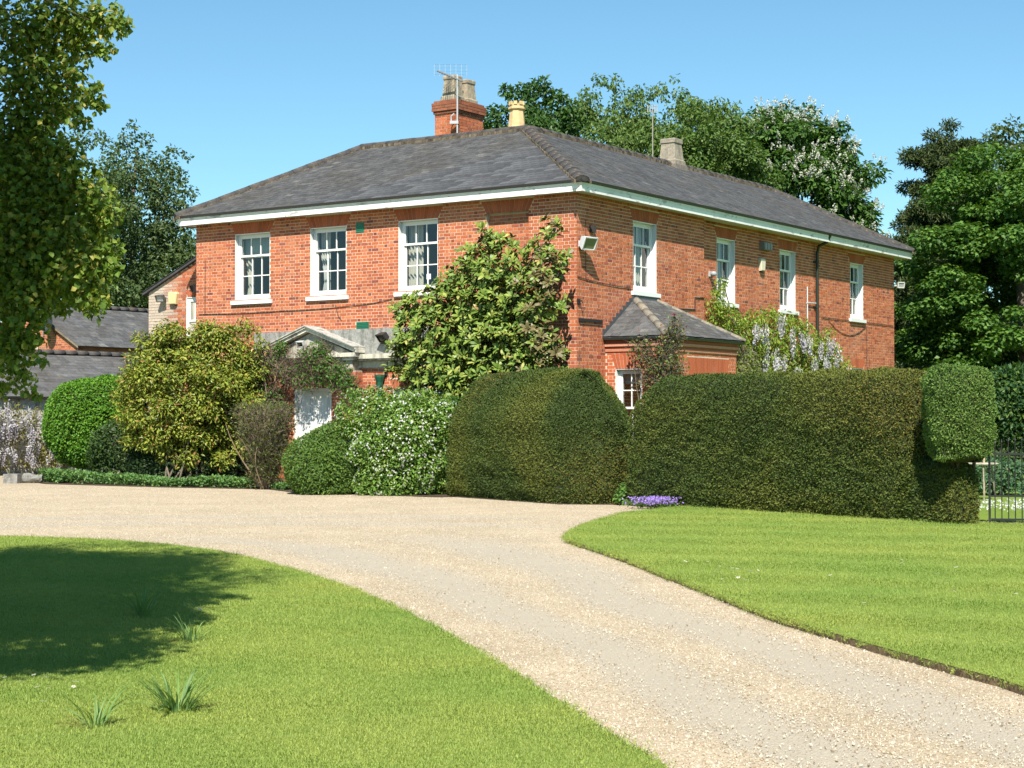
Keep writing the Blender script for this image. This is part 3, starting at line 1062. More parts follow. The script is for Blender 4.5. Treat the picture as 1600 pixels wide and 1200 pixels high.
# side porch with its own hipped roof
QF = P_front(1.25)
QS = P_side(-1.6)
OR = ((0.48, 0.13, 0.05), (0.44, 0.112, 0.045), (0.52, 0.155, 0.06), (0.40, 0.098, 0.042), (0.31, 0.08, 0.042))
q_open = [rect(0.9, 2.80, -0.98, -0.27)]
qs_open = [rect(0.6, 2.62, 2.35, 4.25)]
g = Geo()
mortar_sheet(g, QF, -1.6, 0.0, 0, 3.46, q_open, deep=0.2)
mortar_sheet(g, QS, 1.25, 4.75, 0, 3.46, qs_open, deep=0.2)
g.add([Hp(-1.6, 4.75, 0), Hp(0, 4.75, 0), Hp(0, 4.75, 3.46), Hp(-1.6, 4.75, 3.46)], [[0, 1, 2, 3]], MC)
g.add([Hp(-1.4, 1.45, 2.95), Hp(0, 1.45, 2.95), Hp(0, 4.6, 2.95), Hp(-1.4, 4.6, 2.95)], [[0, 1, 2, 3]], (0.3, 0.28, 0.25))
porch = part("side_porch", g, M_MORTAR, house)
g = Geo()
for P, s0, s1, holes, sd in ((QF, -1.6, 0, q_open + [lint_hole(-0.98, -0.27, 2.80, 0.34, 0.12)], 81), (QS, 1.25, 4.75, qs_open + [lint_hole(2.35, 4.25, 2.62, 0.46, 0.12)], 82)):
    bb = lay_bricks(P, s0, s1, 0, 3.2, holes, sd)
    r_ = np.random.default_rng(sd)
    cc = brick_cols(len(bb), r_, OR)
    bricks_to_geo(g, P, [b[:5] + (cc[i],) for i, b in enumerate(bb)], seed=sd)
part("brickwork", g, M_BRICK, porch, kind="stuff")
lintel(QF, -0.98, -0.27, 2.80, 0.34, porch, splay=0.12, n=9, seed=83)
lintel(QS, 2.35, 4.25, 2.62, 0.46, porch, splay=0.12, n=22, seed=84)
sash_window(house, QF, -0.98, -0.27, 0.9, 2.80, 0.12, cols=2, rows=4, upper_rows=2, curtains=(), blind=2.45)
sash_window(house, QS, 2.35, 4.25, 0.6, 2.62, 0.15, cols=4, rows=3, curtains=())
for i, (z0, z1, o, c) in enumerate(((3.20, 3.262, 0.03, (0.50, 0.20, 0.12)), (3.265, 3.315, 0.012, (0.40, 0.12, 0.06)), (3.318, 3.385, 0.06, (0.55, 0.25, 0.16)), (3.388, 3.46, 0.03, (0.40, 0.12, 0.06)))):
    g = Geo()
    box(g, QF, -1.6 - o, -0.01, z0, z1, -0.05, o, c)
    box(g, QS, 1.25 - o + 0.002, 4.75 + o, z0 + 0.0015, z1 - 0.0015, -0.05, o - 0.001, c)
    part("string_course", g, M_BRICK, porch)
gutter(QF, -1.74, -0.02, 0.075, 3.46, c=(0.03, 0.04, 0.036), h=0.06, w=0.08, parent=porch)
gutter(QS, 1.12, 4.9, 0.075, 3.46, c=(0.03, 0.04, 0.036), h=0.06, w=0.08, parent=porch)
pe0, pe1, pe2, pe3 = (0.0, 1.10, 3.54), (-1.76, 1.10, 3.54), (-1.76, 4.92, 3.54), (0.0, 4.92, 3.54)
pr0, pr1 = (0.0, 2.62, 4.53), (0.0, 3.66, 4.53)
g = Geo()
for q in ((pe0, pe1, pr0), (pe1, pe2, pr1, pr0), (pe2, pe3, pr1)):
    g.add([Hp(p[0], p[1], p[2] - 0.02) for p in q], [list(range(len(q)))], UC)
roof3 = part("porch_roof", g, M_SLATE, porch)
g = Geo()
for (e0, e1, r0, r1, sd) in ((pe0, pe1, pr0, pr0, 91), (pe1, pe2, pr0, pr1, 92), (pe2, pe3, pr1, pr1, 93)):
    slate_plane(W_(e0), W_(e1), W_(r0), W_(r1), sd, g, expo=0.15, slw=0.24, tone=1.3)
o = part("slates", g, M_SLATE, porch, kind="stuff")
PT = [ridge_mesh(0.40, 0.085, c) for c in ((0.24, 0.21, 0.16), (0.20, 0.18, 0.145))]
for p0, p1 in ((pe1, pr0), (pe2, pr1)):
    ridge_line(W_(p0), W_(p1), porch, PT, 0.40, 0.012)
g = Geo()
box(g, PA, 2.45, 3.75, 4.44, 4.595, 0.0115, 0.05, (0.075, 0.08, 0.085))
for sg, s0, s1 in ((1, 1.10, 2.62), (-1, 4.92, 3.66)):
    n = 10
    for k in range(n):
        s = s0 + (s1 - s0) * k / n
        s2 = s0 + (s1 - s0) * (k + 1) / n
        z = 3.54 + 0.99 * k / n
        box(g, PA, min(s, s2), max(s, s2), z - 0.02, z + 0.19, 0.0115 + 0.002 * (k % 2), 0.022, (0.075, 0.08, 0.085))
part("lead_flashing", g, M_PAINT, porch)
# ------------------------------------------------------------------ ground
def turf_mat(name, c0, c1, c2):
    m, nt, b = new_mat(name)
    n1 = noise_node(nt, 0.55, 4.0, 0.6)
    n2 = noise_node(nt, 60.0, 3.0, 0.7)
    r1 = ramp(nt, n1.outputs[0], 0.35, 0.68)
    col = mixc(nt, r1.outputs[0], c0, c1)
    r2 = ramp(nt, n2.outputs[0], 0.35, 0.72)
    col = mixc(nt, r2.outputs[0], col, c2)
    nt.links.new(col, b.inputs["Base Color"])
    b.inputs["Roughness"].default_value = 0.95
    b.inputs["Specular IOR Level"].default_value = 0.1
    bump(nt, b, n2.outputs[0], 0.6, 0.03)
    return m


M_TURF = turf_mat("mown_turf", (0.24, 0.31, 0.07), (0.29, 0.35, 0.09), (0.20, 0.26, 0.06))
M_FIELD = turf_mat("far_grass", (0.17, 0.26, 0.04), (0.21, 0.29, 0.05), (0.15, 0.22, 0.036))
g = Geo()
R_ = 900
g.add([(-R_, -200, -0.05), (R_, -200, -0.05), (R_, 1500, -0.05), (-R_, 1500, -0.05)], [[0, 1, 2, 3]])
structure("ground", g, M_FIELD)

LE = np.array([(-16.0, 24.2), (-10.0, 23.9), (-6.94, 23.41), (-4.99, 22.44), (-3.42, 20.52), (-1.92, 17.25), (-1.1, 14.88), (-0.47, 12.63), (0.0, 10.75), (0.34, 9.26), (0.65, 7.98), (0.95, 6.0), (1.15, 3.0)])
RE = np.array([(3.25, 3.0), (3.2, 7.5), (2.97, 10.05), (2.8, 10.8), (2.46, 12.1), (2.06, 13.92), (1.63, 16.98), (1.13, 20.33), (0.78, 22.2), (0.70, 22.9), (0.80, 24.0), (0.98, 25.2), (1.45, 27.4), (2.01, 29.27), (2.98, 30.94)])


def smooth_line(P, n=6):
    """Catmull-Rom through the points"""
    Q = np.vstack([2 * P[0] - P[1], P, 2 * P[-1] - P[-2]])
    out = []
    for i in range(1, len(Q) - 2):
        for t in np.linspace(0, 1, n, endpoint=False):
            a, b, c, d = Q[i - 1], Q[i], Q[i + 1], Q[i + 2]
            out.append(0.5 * ((2 * b) + (c - a) * t + (2 * a - 5 * b + 4 * c - d) * t * t + (3 * b - a - 3 * c + d) * t ** 3))
    out.append(P[-1])
    return np.array(out)


LEs, REs = smooth_line(LE), smooth_line(RE)
rj = np.random.default_rng(3)
LEs = LEs + rj.normal(0, 0.006, LEs.shape)
REs = REs + rj.normal(0, 0.006, REs.shape)
HEDGE_LINE = [(3.4, 31.4), (7.4, 25.9), (30.0, 19.0), (30.0, 3.0)]
lawn_left = np.vstack([LEs, [(-16.0, 3.0)]])
lawn_right = np.vstack([REs, HEDGE_LINE])
M_EARTH = attr_mat("cut_turf_edge", 1.0, (35, 0.5), [], 0.6)


def lawn(poly, z, label_edge):
    g = Geo()
    n = len(poly)
    g.add([(p[0], p[1], z) for p in poly], [list(range(n))], (0.2, 0.3, 0.05))
    o = structure("lawn", g, M_TURF)
    g = Geo()
    V = [(p[0], p[1], z - 0.004) for p in label_edge] + [(p[0], p[1], -0.06) for p in label_edge]
    m = len(label_edge)
    g.add(V, [[i, i + 1, m + i + 1, m + i] for i in range(m - 1)], (0.19, 0.135, 0.08))
    part("turf_edge", g, M_EARTH, o)
    return o


lawn_l = lawn(lawn_left, 0.035, LEs)
lawn_r = lawn(lawn_right, 0.055, REs)

# gravel: a fine sheet that carries how compacted it is (wheel tracks) as a surface property
xs, ys = np.arange(-24, 9.01, 0.2), np.arange(1.5, 54.01, 0.2)
X, Y = np.meshgrid(xs, ys)
order = np.argsort(LE[2:, 1])
xl = np.interp(Y, LE[2:, 1][order], LE[2:, 0][order])
ro = RE[:10]
xr = np.interp(Y, ro[:, 1], ro[:, 0])
wid = np.maximum(xr - xl, 1.0)
frac = (X - xl) / wid
wob = noise3(np.stack([X.ravel(), Y.ravel(), 0 * X.ravel()], 1), 5, 0.8).reshape(X.shape) * 0.04
trk = np.maximum(np.exp(-((frac + wob - 0.34) / 0.10) ** 2), np.exp(-((frac + wob - 0.75) / 0.10) ** 2))
trk *= np.clip((25 - Y) / 4, 0, 1)
arc = np.hypot(X + 3.5, Y - 17.0)
trk2 = np.maximum(np.exp(-((arc - 10.2 + wob * 5) / 0.45) ** 2), np.exp(-((arc - 12.0 + wob * 5) / 0.45) ** 2)) * np.clip((Y - 21) / 4, 0, 1) * np.clip((1.5 - X) / 3, 0, 1)
trk = np.maximum(trk, trk2 * 0.8)
inside = (X < 3.2) | (Y < 26)
g = Geo()
n = len(xs)
V = np.stack([X.ravel(), Y.ravel(), 0 * X.ravel() - 0.012 * trk.ravel()], 1)
ii, jj = np.meshgrid(np.arange(len(ys) - 1), np.arange(n - 1), indexing='ij')
q = (ii * n + jj).ravel()
cx, cy = X[:-1, :-1].ravel(), Y[:-1, :-1].ravel()
keep = (cx * 0.811 + cy * 0.585 < 22.2) & (cx < 7.0)
q = q[keep]
F = np.stack([q, q + 1, q + n + 1, q + n], 1)
C = np.stack([trk.ravel()] * 3, 1)
g.add(V, F, C)
M_GRAVEL, nt, b = new_mat("pale_gravel")
at_ = N(nt, "ShaderNodeAttribute", attribute_name="Col")
vor = N(nt, "ShaderNodeTexVoronoi")
vor.inputs["Scale"].default_value = 75.0
tc = N(nt, "ShaderNodeTexCoord")
nt.links.new(tc.outputs["Object"], vor.inputs["Vector"])
stone_r = N(nt, "ShaderNodeValToRGB")
cr = stone_r.color_ramp
cr.elements[0].position = 0.0
cr.elements[0].color = (0.29, 0.22, 0.14, 1)
cr.elements[1].position = 1.0
cr.elements[1].color = (0.56, 0.50, 0.40, 1)
for p_, c_ in ((0.3, (0.42, 0.36, 0.255, 1)), (0.6, (0.48, 0.41, 0.30, 1)), (0.85, (0.40, 0.32, 0.22, 1))):
    e = cr.elements.new(p_)
    e.color = c_
sep = N(nt, "ShaderNodeSeparateColor")
nt.links.new(vor.outputs["Color"], sep.inputs[0])
nt.links.new(sep.outputs[0], stone_r.inputs[0])
big = noise_node(nt, 0.7, 5, 0.65)
bigr = ramp(nt, big.outputs[0], 0.35, 0.7, (0.95, 0.93, 0.90, 1), (1.2, 1.18, 1.15, 1))
col = mixc(nt, 1.0, stone_r.outputs[0], bigr.outputs[0], 'MULTIPLY')
fine = noise_node(nt, 140, 3, 0.7)
finer = ramp(nt, fine.outputs[0], 0.3, 0.7, (0.385, 0.34, 0.265, 1), (0.465, 0.415, 0.33, 1))
sepa = N(nt, "ShaderNodeSeparateColor")
nt.links.new(at_.outputs["Color"], sepa.inputs[0])
tn = noise_node(nt, 6, 4, 0.7)
mm = N(nt, "ShaderNodeMath", operation='MULTIPLY_ADD')
nt.links.new(sepa.outputs[0], mm.inputs[0])
mm.inputs[1].default_value = 1.15
nt.links.new(tn.outputs[0], mm.inputs[2])
mmr = ramp(nt, mm.outputs[0], 0.62, 1.25, (0, 0, 0, 1), (0.8, 0.8, 0.8, 1))
col = mixc(nt, mmr.outputs[0], col, finer.outputs[0])
moss = noise_node(nt, 1.6, 6, 0.7)
mossr = ramp(nt, moss.outputs[0], 0.63, 0.75, (0, 0, 0, 1), (0.35, 0.35, 0.35, 1))
col = mixc(nt, mossr.outputs[0], col, (0.22, 0.22, 0.10))
nt.links.new(col, b.inputs["Base Color"])
b.inputs["Roughness"].default_value = 0.95
b.inputs["Specular IOR Level"].default_value = 0.15
bump(nt, b, vor.outputs["Distance"], 0.7, 0.012)
structure("gravel_drive", g, M_GRAVEL)

# planting beds under the shrubs and hedges
for poly in ([(-14.5, 49.0), (-11.8, 43.6), (-8.4, 41.4), (-5.7, 40.2), (-4.9, 38.5), (-1.5, 36.0), (0.2, 37.3), (1.2, 39.0), Hp(0.2, -0.1, 0)[:2], Hp(12.0, -0.1, 0)[:2], Hp(14.8, 0.8, 0)[:2]],
             [(-1.4, 36.5), (0.9, 33.0), (2.1, 32.9), (3.0, 31.05), (7.0, 25.3), (8.4, 26.4), (3.6, 33.6), (2.2, 38.0), (0.3, 38.2)]):
    g = Geo()
    g.add([(p[0], p[1], 0.012) for p in poly], [list(range(len(poly)))], (0.07, 0.05, 0.032))
    structure("flower_bed", g, M_SOIL)


# ------------------------------------------------------------------ scattered ground cover (points that carry one small mesh)
def scatter(name, pts, rots, scales, meshes_obj, label=None, cat=None, parent=None):
    me = bpy.data.meshes.new(name)
    me.vertices.add(len(pts))
    me.vertices.foreach_set("co", np.asarray(pts, np.float32).ravel())
    a = me.attributes.new("rot", 'FLOAT_VECTOR', 'POINT')
    a.data.foreach_set("vector", np.asarray(rots, np.float32).ravel())
    a = me.attributes.new("scl", 'FLOAT', 'POINT')
    a.data.foreach_set("value", np.asarray(scales, np.float32).ravel())
    me.update()
    o = obj(name, me, parent)
    o["kind"] = "stuff"
    if label:
        tag(o, label, cat)
    ng = bpy.data.node_groups.new(name, 'GeometryNodeTree')
    ng.interface.new_socket("Geometry", in_out='INPUT', socket_type='NodeSocketGeometry')
    ng.interface.new_socket("Geometry", in_out='OUTPUT', socket_type='NodeSocketGeometry')
    nd = ng.nodes
    i_, o_ = nd.new("NodeGroupInput"), nd.new("NodeGroupOutput")
    iop = nd.new("GeometryNodeInstanceOnPoints")
    gi = nd.new("GeometryNodeObjectInfo")
    gi.inputs[0].default_value = meshes_obj
    gi.inputs["As Instance"].default_value = True
    r1 = nd.new("GeometryNodeInputNamedAttribute")
    r1.data_type = 'FLOAT_VECTOR'
    r1.inputs[0].default_value = "rot"
    s1 = nd.new("GeometryNodeInputNamedAttribute")
    s1.data_type = 'FLOAT'
    s1.inputs[0].default_value = "scl"
    lk = ng.links
    lk.new(i_.outputs[0], iop.inputs["Points"])
    lk.new(gi.outputs["Geometry"], iop.inputs["Instance"])
    lk.new(r1.outputs[0], iop.inputs["Rotation"])
    lk.new(s1.outputs[0], iop.inputs["Scale"])
    lk.new(iop.outputs[0], o_.inputs[0])
    md = o.modifiers.new("scatter", 'NODES')
    md.node_group = ng
    return o


def in_poly(P, poly):
    x, y = P[:, 0], P[:, 1]
    ins = np.zeros(len(P), bool)
    n = len(poly)
    for i in range(n):
        x0, y0 = poly[i]
        x1, y1 = poly[(i + 1) % n]
        if y0 == y1:
            continue
        c = ((y0 > y) != (y1 > y)) & (x < (x1 - x0) * (y - y0) / (y1 - y0) + x0)
        ins ^= c
    return ins


# grass tuft, three tones
M_BLADE, nt, b = new_mat("grass_blade")
oi = N(nt, "ShaderNodeObjectInfo")
at_ = N(nt, "ShaderNodeAttribute", attribute_name="Col")
rp = ramp(nt, oi.outputs["Random"], 0.0, 1.0, (0.75, 0.80, 0.7, 1), (1.25, 1.15, 1.3, 1))
geo_n = N(nt, "ShaderNodeNewGeometry")
ln_ = noise_node(nt, 0.42, 4, 0.6, geo_n.outputs["Position"])
lr_ = ramp(nt, ln_.outputs[0], 0.35, 0.68, (0.80, 0.90, 0.85, 1), (1.2, 1.08, 1.15, 1))
col = mixc(nt, 1.0, at_.outputs["Color"], rp.outputs[0], 'MULTIPLY')
col = mixc(nt, 1.0, col, lr_.outputs[0], 'MULTIPLY')
nt.links.new(col, b.inputs["Base Color"])
b.inputs["Roughness"].default_value = 0.55
b.inputs["Specular IOR Level"].default_value = 0.25
tr_ = N(nt, "ShaderNodeBsdfTranslucent")
tcol = mixc(nt, 1.0, col, (1.5, 1.3, 0.6), 'MULTIPLY')
nt.links.new(tcol, tr_.inputs[0])
mx = N(nt, "ShaderNodeMixShader")
mx.inputs[0].default_value = 0.3
nt.links.new(b.outputs[0], mx.inputs[1])
nt.links.new(tr_.outputs[0], mx.inputs[2])
nt.links.new(mx.outputs[0], nt.nodes["Material Output"].inputs[0])


def tuft_object(nb, h, spread, w, seed):
    r = np.random.default_rng(seed)
    g = Geo()
    for k in range(nb):
        a = r.uniform(0, 6.28)
        p = np.array([r.normal(0, spread), r.normal(0, spread), -0.005])
        d = np.array([math.cos(a), math.sin(a), 0])
        s = np.array([-math.sin(a), math.cos(a), 0]) * w
        hh = h * r.uniform(0.6, 1.2)
        ln = r.uniform(0.2, 0.9)
        m = p + d * hh * ln * 0.35 + np.array([0, 0, hh * 0.6])
        t = p + d * hh * ln + np.array([0, 0, hh * r.uniform(0.75, 1.0)])
        c = np.array([0.295, 0.395, 0.085]) * r.uniform(0.8, 1.2) if r.random() > 0.12 else np.array([0.42, 0.38, 0.15])
        g.add([p - s, p + s, m + s * 0.8, m - s * 0.8, t], [[0, 1, 2], [0, 2, 3], [3, 2, 4]], c)
    return bpy.data.objects.new("grass_tuft_source", g.mesh("grass_tuft", M_BLADE))


def lawn_points(poly, z, n, seed, ymax):
    r = np.random.default_rng(seed)
    lo, hi = poly.min(0), poly.max(0)
    lo = np.maximum(lo, (-9, 6.0))
    hi = np.minimum(hi, (12, ymax))
    P = r.uniform(lo, hi, (n, 2))
    keep = in_poly(P, poly) & (r.random(n) < np.clip(9.0 / np.maximum(P[:, 1], 7.5), 0.25, 1.0) ** 1.2)
    keep &= np.abs(P[:, 0]) < 0.36 * P[:, 1] + 0.8
    P = P[keep]
    return np.column_stack([P, np.full(len(P), z)]), r


tuft = tuft_object(13, 0.019, 0.024, 0.0016, 1)
for poly, z, n_, sd, ymx, lab in ((lawn_left, 0.035, 400000, 1, 24.5, "short mown grass of the lawn left of the drive"), (lawn_right, 0.055, 560000, 2, 32, "short mown grass of the lawn before the yew hedge")):
    P3, r = lawn_points(poly, z, n_, sd, ymx)
    dist = P3[:, 1]
    stripe = np.sin((P3[:, 1] + 0.35 * P3[:, 0] + 0.12 * np.sin(P3[:, 0] * 1.7)) * (2 * math.pi / 1.7))
    lean = (0.6 if sd == 2 else 0.25) * np.tanh(stripe * 2.0) + r.normal(0, 0.14, len(P3))      # blades laid over by the mower
    az = r.uniform(0, 6.28, len(P3))
    sl_, cl_ = np.sin(lean), np.cos(lean)
    rot3 = np.column_stack([np.arctan2(sl_ * np.cos(az), cl_), np.arcsin(-sl_ * np.sin(az)), np.arctan2(cl_ * np.sin(az), np.cos(az))])
    scatter("grass", P3, rot3, r.uniform(0.7, 1.25, len(P3)) * np.clip(0.75 + dist / 40, 0.9, 1.4), tuft, lab, "grass")

# longer grass hanging over the cut edges
re_ = np.random.default_rng(9)
ep, er = [], []
for line, z in ((LEs, 0.03), (REs, 0.052)):
    d_ = np.diff(line, axis=0)
    L_ = np.linalg.norm(d_, axis=1)
    for i in range(len(d_)):
        y_ = line[i][1]
        if not 5.5 < y_ < 32 or abs(line[i][0]) > 0.36 * y_ + 1:
            continue
        m_ = int(L_[i] * 75 * min(1.0, 14 / y_) * (0.3 if line is REs and y_ < 12.5 else 1.3))
        nrm = np.array([-d_[i][1], d_[i][0]]) / L_[i]
        out_s = 1 if line is LEs else 1
        for q in range(m_):
            p_ = line[i] + d_[i] * re_.random() - nrm * re_.normal(0.0, 0.02) * out_s
            ep.append((p_[0], p_[1], z - abs(re_.normal(0, 0.012))))
            er.append((re_.normal(0, 0.55), re_.normal(0, 0.55), re_.uniform(0, 6.28)))
scatter("edge_grass", ep, er, re_.uniform(0.9, 1.7, len(ep)), tuft, "ragged grass fringe along the lawn edges", "grass")

# loose pebbles on the drive
gp = Geo()
r = np.random.default_rng(4)
Vp = np.array([(1, 0, 0), (-1, 0, 0), (0, 1, 0), (0, -1, 0), (0, 0, 1), (0, 0, -1)], float) * r.uniform(0.8, 1.2, (6, 1)) * (1, 0.75, 0.55)
gp.add(Vp, [[0, 2, 4], [2, 1, 4], [1, 3, 4], [3, 0, 4], [2, 0, 5], [1, 2, 5], [3, 1, 5], [0, 3, 5]], (0.5, 0.43, 0.32))
M_PEBBLE, nt, b = new_mat("pebble_flint")
oi = N(nt, "ShaderNodeObjectInfo")
rp = N(nt, "ShaderNodeValToRGB")
rp.color_ramp.interpolation = 'CONSTANT'
rp.color_ramp.elements[0].color = (0.54, 0.47, 0.355, 1)
rp.color_ramp.elements[1].position = 0.9
rp.color_ramp.elements[1].color = (0.30, 0.24, 0.17, 1)
for p_, c_ in ((0.3, (0.55, 0.48, 0.37, 1)), (0.5, (0.40, 0.31, 0.20, 1)), (0.68, (0.57, 0.51, 0.41, 1)), (0.8, (0.41, 0.32, 0.22, 1))):
    e = rp.color_ramp.elements.new(p_)
    e.color = c_
nt.links.new(oi.outputs["Random"], rp.inputs[0])
nt.links.new(rp.outputs[0], b.inputs["Base Color"])
b.inputs["Roughness"].default_value = 0.8
peb = bpy.data.objects.new("pebble_source", gp.mesh("pebble", M_PEBBLE))
n_ = 900000
P = np.column_stack([r.uniform(-14, 4.2, n_), 6.8 + 35 * r.random(n_) ** 1.35])
xl = np.interp(P[:, 1], LE[2:, 1][order], LE[2:, 0][order])
xr = np.interp(P[:, 1], ro[:, 1], ro[:, 0])
fr = (P[:, 0] - xl) / np.maximum(xr - xl, 0.5)
w1 = noise3(np.column_stack([P, 0 * P[:, 0]]), 5, 0.8) * 0.04
t_ = np.maximum(np.exp(-((fr + w1 - 0.34) / 0.10) ** 2), np.exp(-((fr + w1 - 0.75) / 0.10) ** 2))
t_ = t_ * np.clip((25 - P[:, 1]) / 4, 0, 1)
far = P[:, 1] > 22.6
okx = np.where(far, (P[:, 0] * 0.811 + P[:, 1] * 0.585 < 20.3) & ~in_poly(P, lawn_left) & ~in_poly(P, lawn_right) & (P[:, 0] * 0.5 + P[:, 1] * 0.866 < 32.4), (fr > -0.004) & (fr < 1.004))
keep = okx & (r.random(n_) < (1 - 0.85 * t_) * np.clip(9.0 / P[:, 1], 0, 1) ** 0.6)
P = P[keep]
scatter("pebbles", np.column_stack([P, np.full(len(P), 0.002)]), r.uniform(0, 6.28, (len(P), 3)), r.lognormal(math.log(0.0052), 0.35, len(P)), peb, "loose pale flint pebbles on the gravel drive", "gravel")

# daisies and fallen petals in the turf
gd = Geo()
for k in range(7):
    a = k * 0.9
    gd.add([(0, 0, 0.035), (0.012 * math.cos(a - 0.35), 0.012 * math.sin(a - 0.35), 0.037), (0.016 * math.cos(a), 0.016 * math.sin(a), 0.036), (0.012 * math.cos(a + 0.35), 0.012 * math.sin(a + 0.35), 0.037)], [[0, 1, 2, 3]], (0.75, 0.75, 0.72))
gd.add([(0.005 * math.cos(a), 0.005 * math.sin(a), 0.039) for a in np.arange(6) * 1.047], [list(range(6))], (0.7, 0.45, 0.03))
daisy = bpy.data.objects.new("daisy_source", gd.mesh("daisy", M_PETAL))
pts = [(-2.9 + r.normal(0, 0.22), 10.0 + r.normal(0, 0.25), 0.035) for k in range(16)]
pts += [(r.uniform(1.8, 2.6), r.uniform(16.4, 18.6), 0.055) for k in range(14)] + [(r.uniform(-3, -0.8), r.uniform(14, 19), 0.035) for k in range(10)] + [(r.uniform(2.6, 5), r.uniform(12.5, 20), 0.055) for k in range(10)]
scatter("daisies", pts, np.column_stack([r.normal(0, 0.2, (len(pts), 2)), r.uniform(0, 6, len(pts))]), r.uniform(0.8, 1.5, len(pts)), daisy, "small white daisies dotted in the lawn turf", "daisies")

# ------------------------------------------------------------------ outbuildings on the left
# gabled brick store: gable faces the yard, ridge runs back
yard = thing("brick_outbuilding", "gabled red brick outbuilding with slate roof behind the low range", "outbuilding")
gb_ = 8.0
ge, ga, gz0, gz1 = 25.49, 28.24, 4.22, 5.77
gl_ = 2 * ga - ge
PG = P_front(gb_)
g = Geo()
g.add([PG(ge, 0, 0), PG(gl_, 0, 0), PG(gl_, gz0, 0), PG(ga, gz1, 0), PG(ge, gz0, 0)], [[0, 1, 2, 3, 4]], (0.52, 0.42, 0.30))
g.add([PG(ge, 0, 0), PG(ge, 0, -12), PG(ge, gz0, -12), PG(ge, gz0, 0)], [[0, 1, 2, 3]], (0.45, 0.3, 0.2))
g.add([PG(gl_, 0, 0), PG(gl_, 0, -12), PG(gl_, gz0, -12), PG(gl_, gz0, 0)], [[0, 1, 2, 3]], (0.45, 0.3, 0.2))
yw = part("wall", g, M_MORTAR, yard)
g = Geo()
sl = (gz1 - gz0) / (ga - ge)
hole = [rect(3.75, 4.45, 27.55, 28.4)]
bb = lay_bricks(PG, ge, gl_, 2.6, gz1, hole, 101, top=lambda z: (ge, gl_) if z < gz0 else (ge + (z - gz0) / sl, gl_ - (z - gz0) / sl))
bricks_to_geo(g, PG, bb, seed=12)
PGs = lambda s, z, d: Hp(ge - d, gb_ + s, z)
bricks_to_geo(g, PGs, lay_bricks(PGs, 0.0, 12, 3.3, gz0, [rect(3.3, 4.05, 3.6, 7.2)], 102), seed=13)
part("brickwork", g, M_BRICK, yw, kind="stuff")
g = Geo()
box(g, PG, 27.55, 28.4, 3.75, 4.45, -0.06, -0.02, (0.75, 0.75, 0.72))
box(g, PG, 27.6, 27.95, 3.8, 4.4, -0.019, -0.012, (0.05, 0.06, 0.07))
box(g, PG, 28.0, 28.35, 3.8, 4.4, -0.019, -0.012, (0.05, 0.06, 0.07))
part("window", g, M_SASH, yard)
g = Geo()
box(g, PGs, 3.6, 7.2, 3.3, 4.05, -0.08, 0.0, WH)
for k in range(6):
    box(g, PGs, 3.68 + 0.59 * k, 4.18 + 0.59 * k, 3.4, 3.95, 0.001, 0.006, (0.03, 0.04, 0.045))
part("window", g, M_SASH, yard)
ov = 0.12
e0, e1 = Hp(ge - ov, gb_ - ov, gz0 - ov * sl + 0.05), Hp(ge - ov, gb_ + 12, gz0 - ov * sl + 0.05)
r0, r1 = Hp(ga, gb_ - ov, gz1 + 0.05), Hp(ga, gb_ + 12, gz1 + 0.05)
f0, f1 = Hp(gl_ + ov, gb_ - ov, gz0 - ov * sl + 0.05), Hp(gl_ + ov, gb_ + 12, gz0 - ov * sl + 0.05)
g = Geo()
for q in ((e0, e1, r1, r0), (f0, f1, r1, r0)):
    g.add([(p[0], p[1], p[2] - 0.02) for p in q], [[0, 1, 2, 3]], UC)
for q in ((e0, r0), (f0, r0)):
    g.add([(q[0][0], q[0][1], q[0][2]), (q[1][0], q[1][1], q[1][2]), (q[1][0], q[1][1], q[1][2] - 0.08), (q[0][0], q[0][1], q[0][2] - 0.08)], [[0, 1, 2, 3]], (0.30, 0.24, 0.16))
yr = part("roof", g, M_SLATE, yard)
g = Geo()
slate_plane(e0, e1, r0, r1, 103, g, expo=0.24, slw=0.36, tone=1.35)
part("slates", g, M_SLATE, yr, kind="stuff")
ridge_line(r0, r1, yr, RT)

# low slate-roofed range in front of it
low = thing("low_outbuilding", "low whitewashed outbuilding with wide slate roof behind the lilac wisteria", "outbuilding")
lu = np.array([0.656, 0.755])
lw_ = np.array([-0.755, 0.656])
lp = np.array([-15.15, 51.0])
LPt = lambda u, w, z: (lp[0] + lu[0] * u + lw_[0] * w, lp[1] + lu[1] * u + lw_[1] * w, z)
g = Geo()
g.add([LPt(-9, 0, 0), LPt(7, 0, 0), LPt(7, 0, 2.4), LPt(-9, 0, 2.4)], [[0, 1, 2, 3]], (0.52, 0.50, 0.46))
g.add([LPt(7, 0, 0), LPt(7, 5, 0), LPt(7, 5, 2.4), LPt(7, 2.6, 3.75), LPt(7, 0, 2.4)], [[0, 1, 2, 3, 4]], (0.52, 0.50, 0.46))
part("wall", g, M_STONE, low)
e0, e1, r0, r1 = LPt(-9, -0.15, 2.32), LPt(7.1, -0.15, 2.32), LPt(-9, 2.6, 3.78), LPt(7.1, 2.6, 3.78)
g = Geo()
g.add([e0, e1, r1, r0], [[0, 1, 2, 3]], UC)
g.add([LPt(-9, 5.3, 2.32), LPt(7.1, 5.3, 2.32), r1, r0], [[0, 1, 2, 3]], UC)
lr = part("roof", g, M_SLATE, low)
g = Geo()
slate_plane(e0, e1, r0, r1, 111, g, expo=0.2, slw=0.34, tone=1.45)
part("slates", g, M_SLATE, lr, kind="stuff")
ridge_line(r0, r1, lr, RT)
gutter(lambda s, z, d: LPt(s, -d, z), -9, 7.1, 0.12, 2.25, parent=low, c=(0.05, 0.05, 0.05))

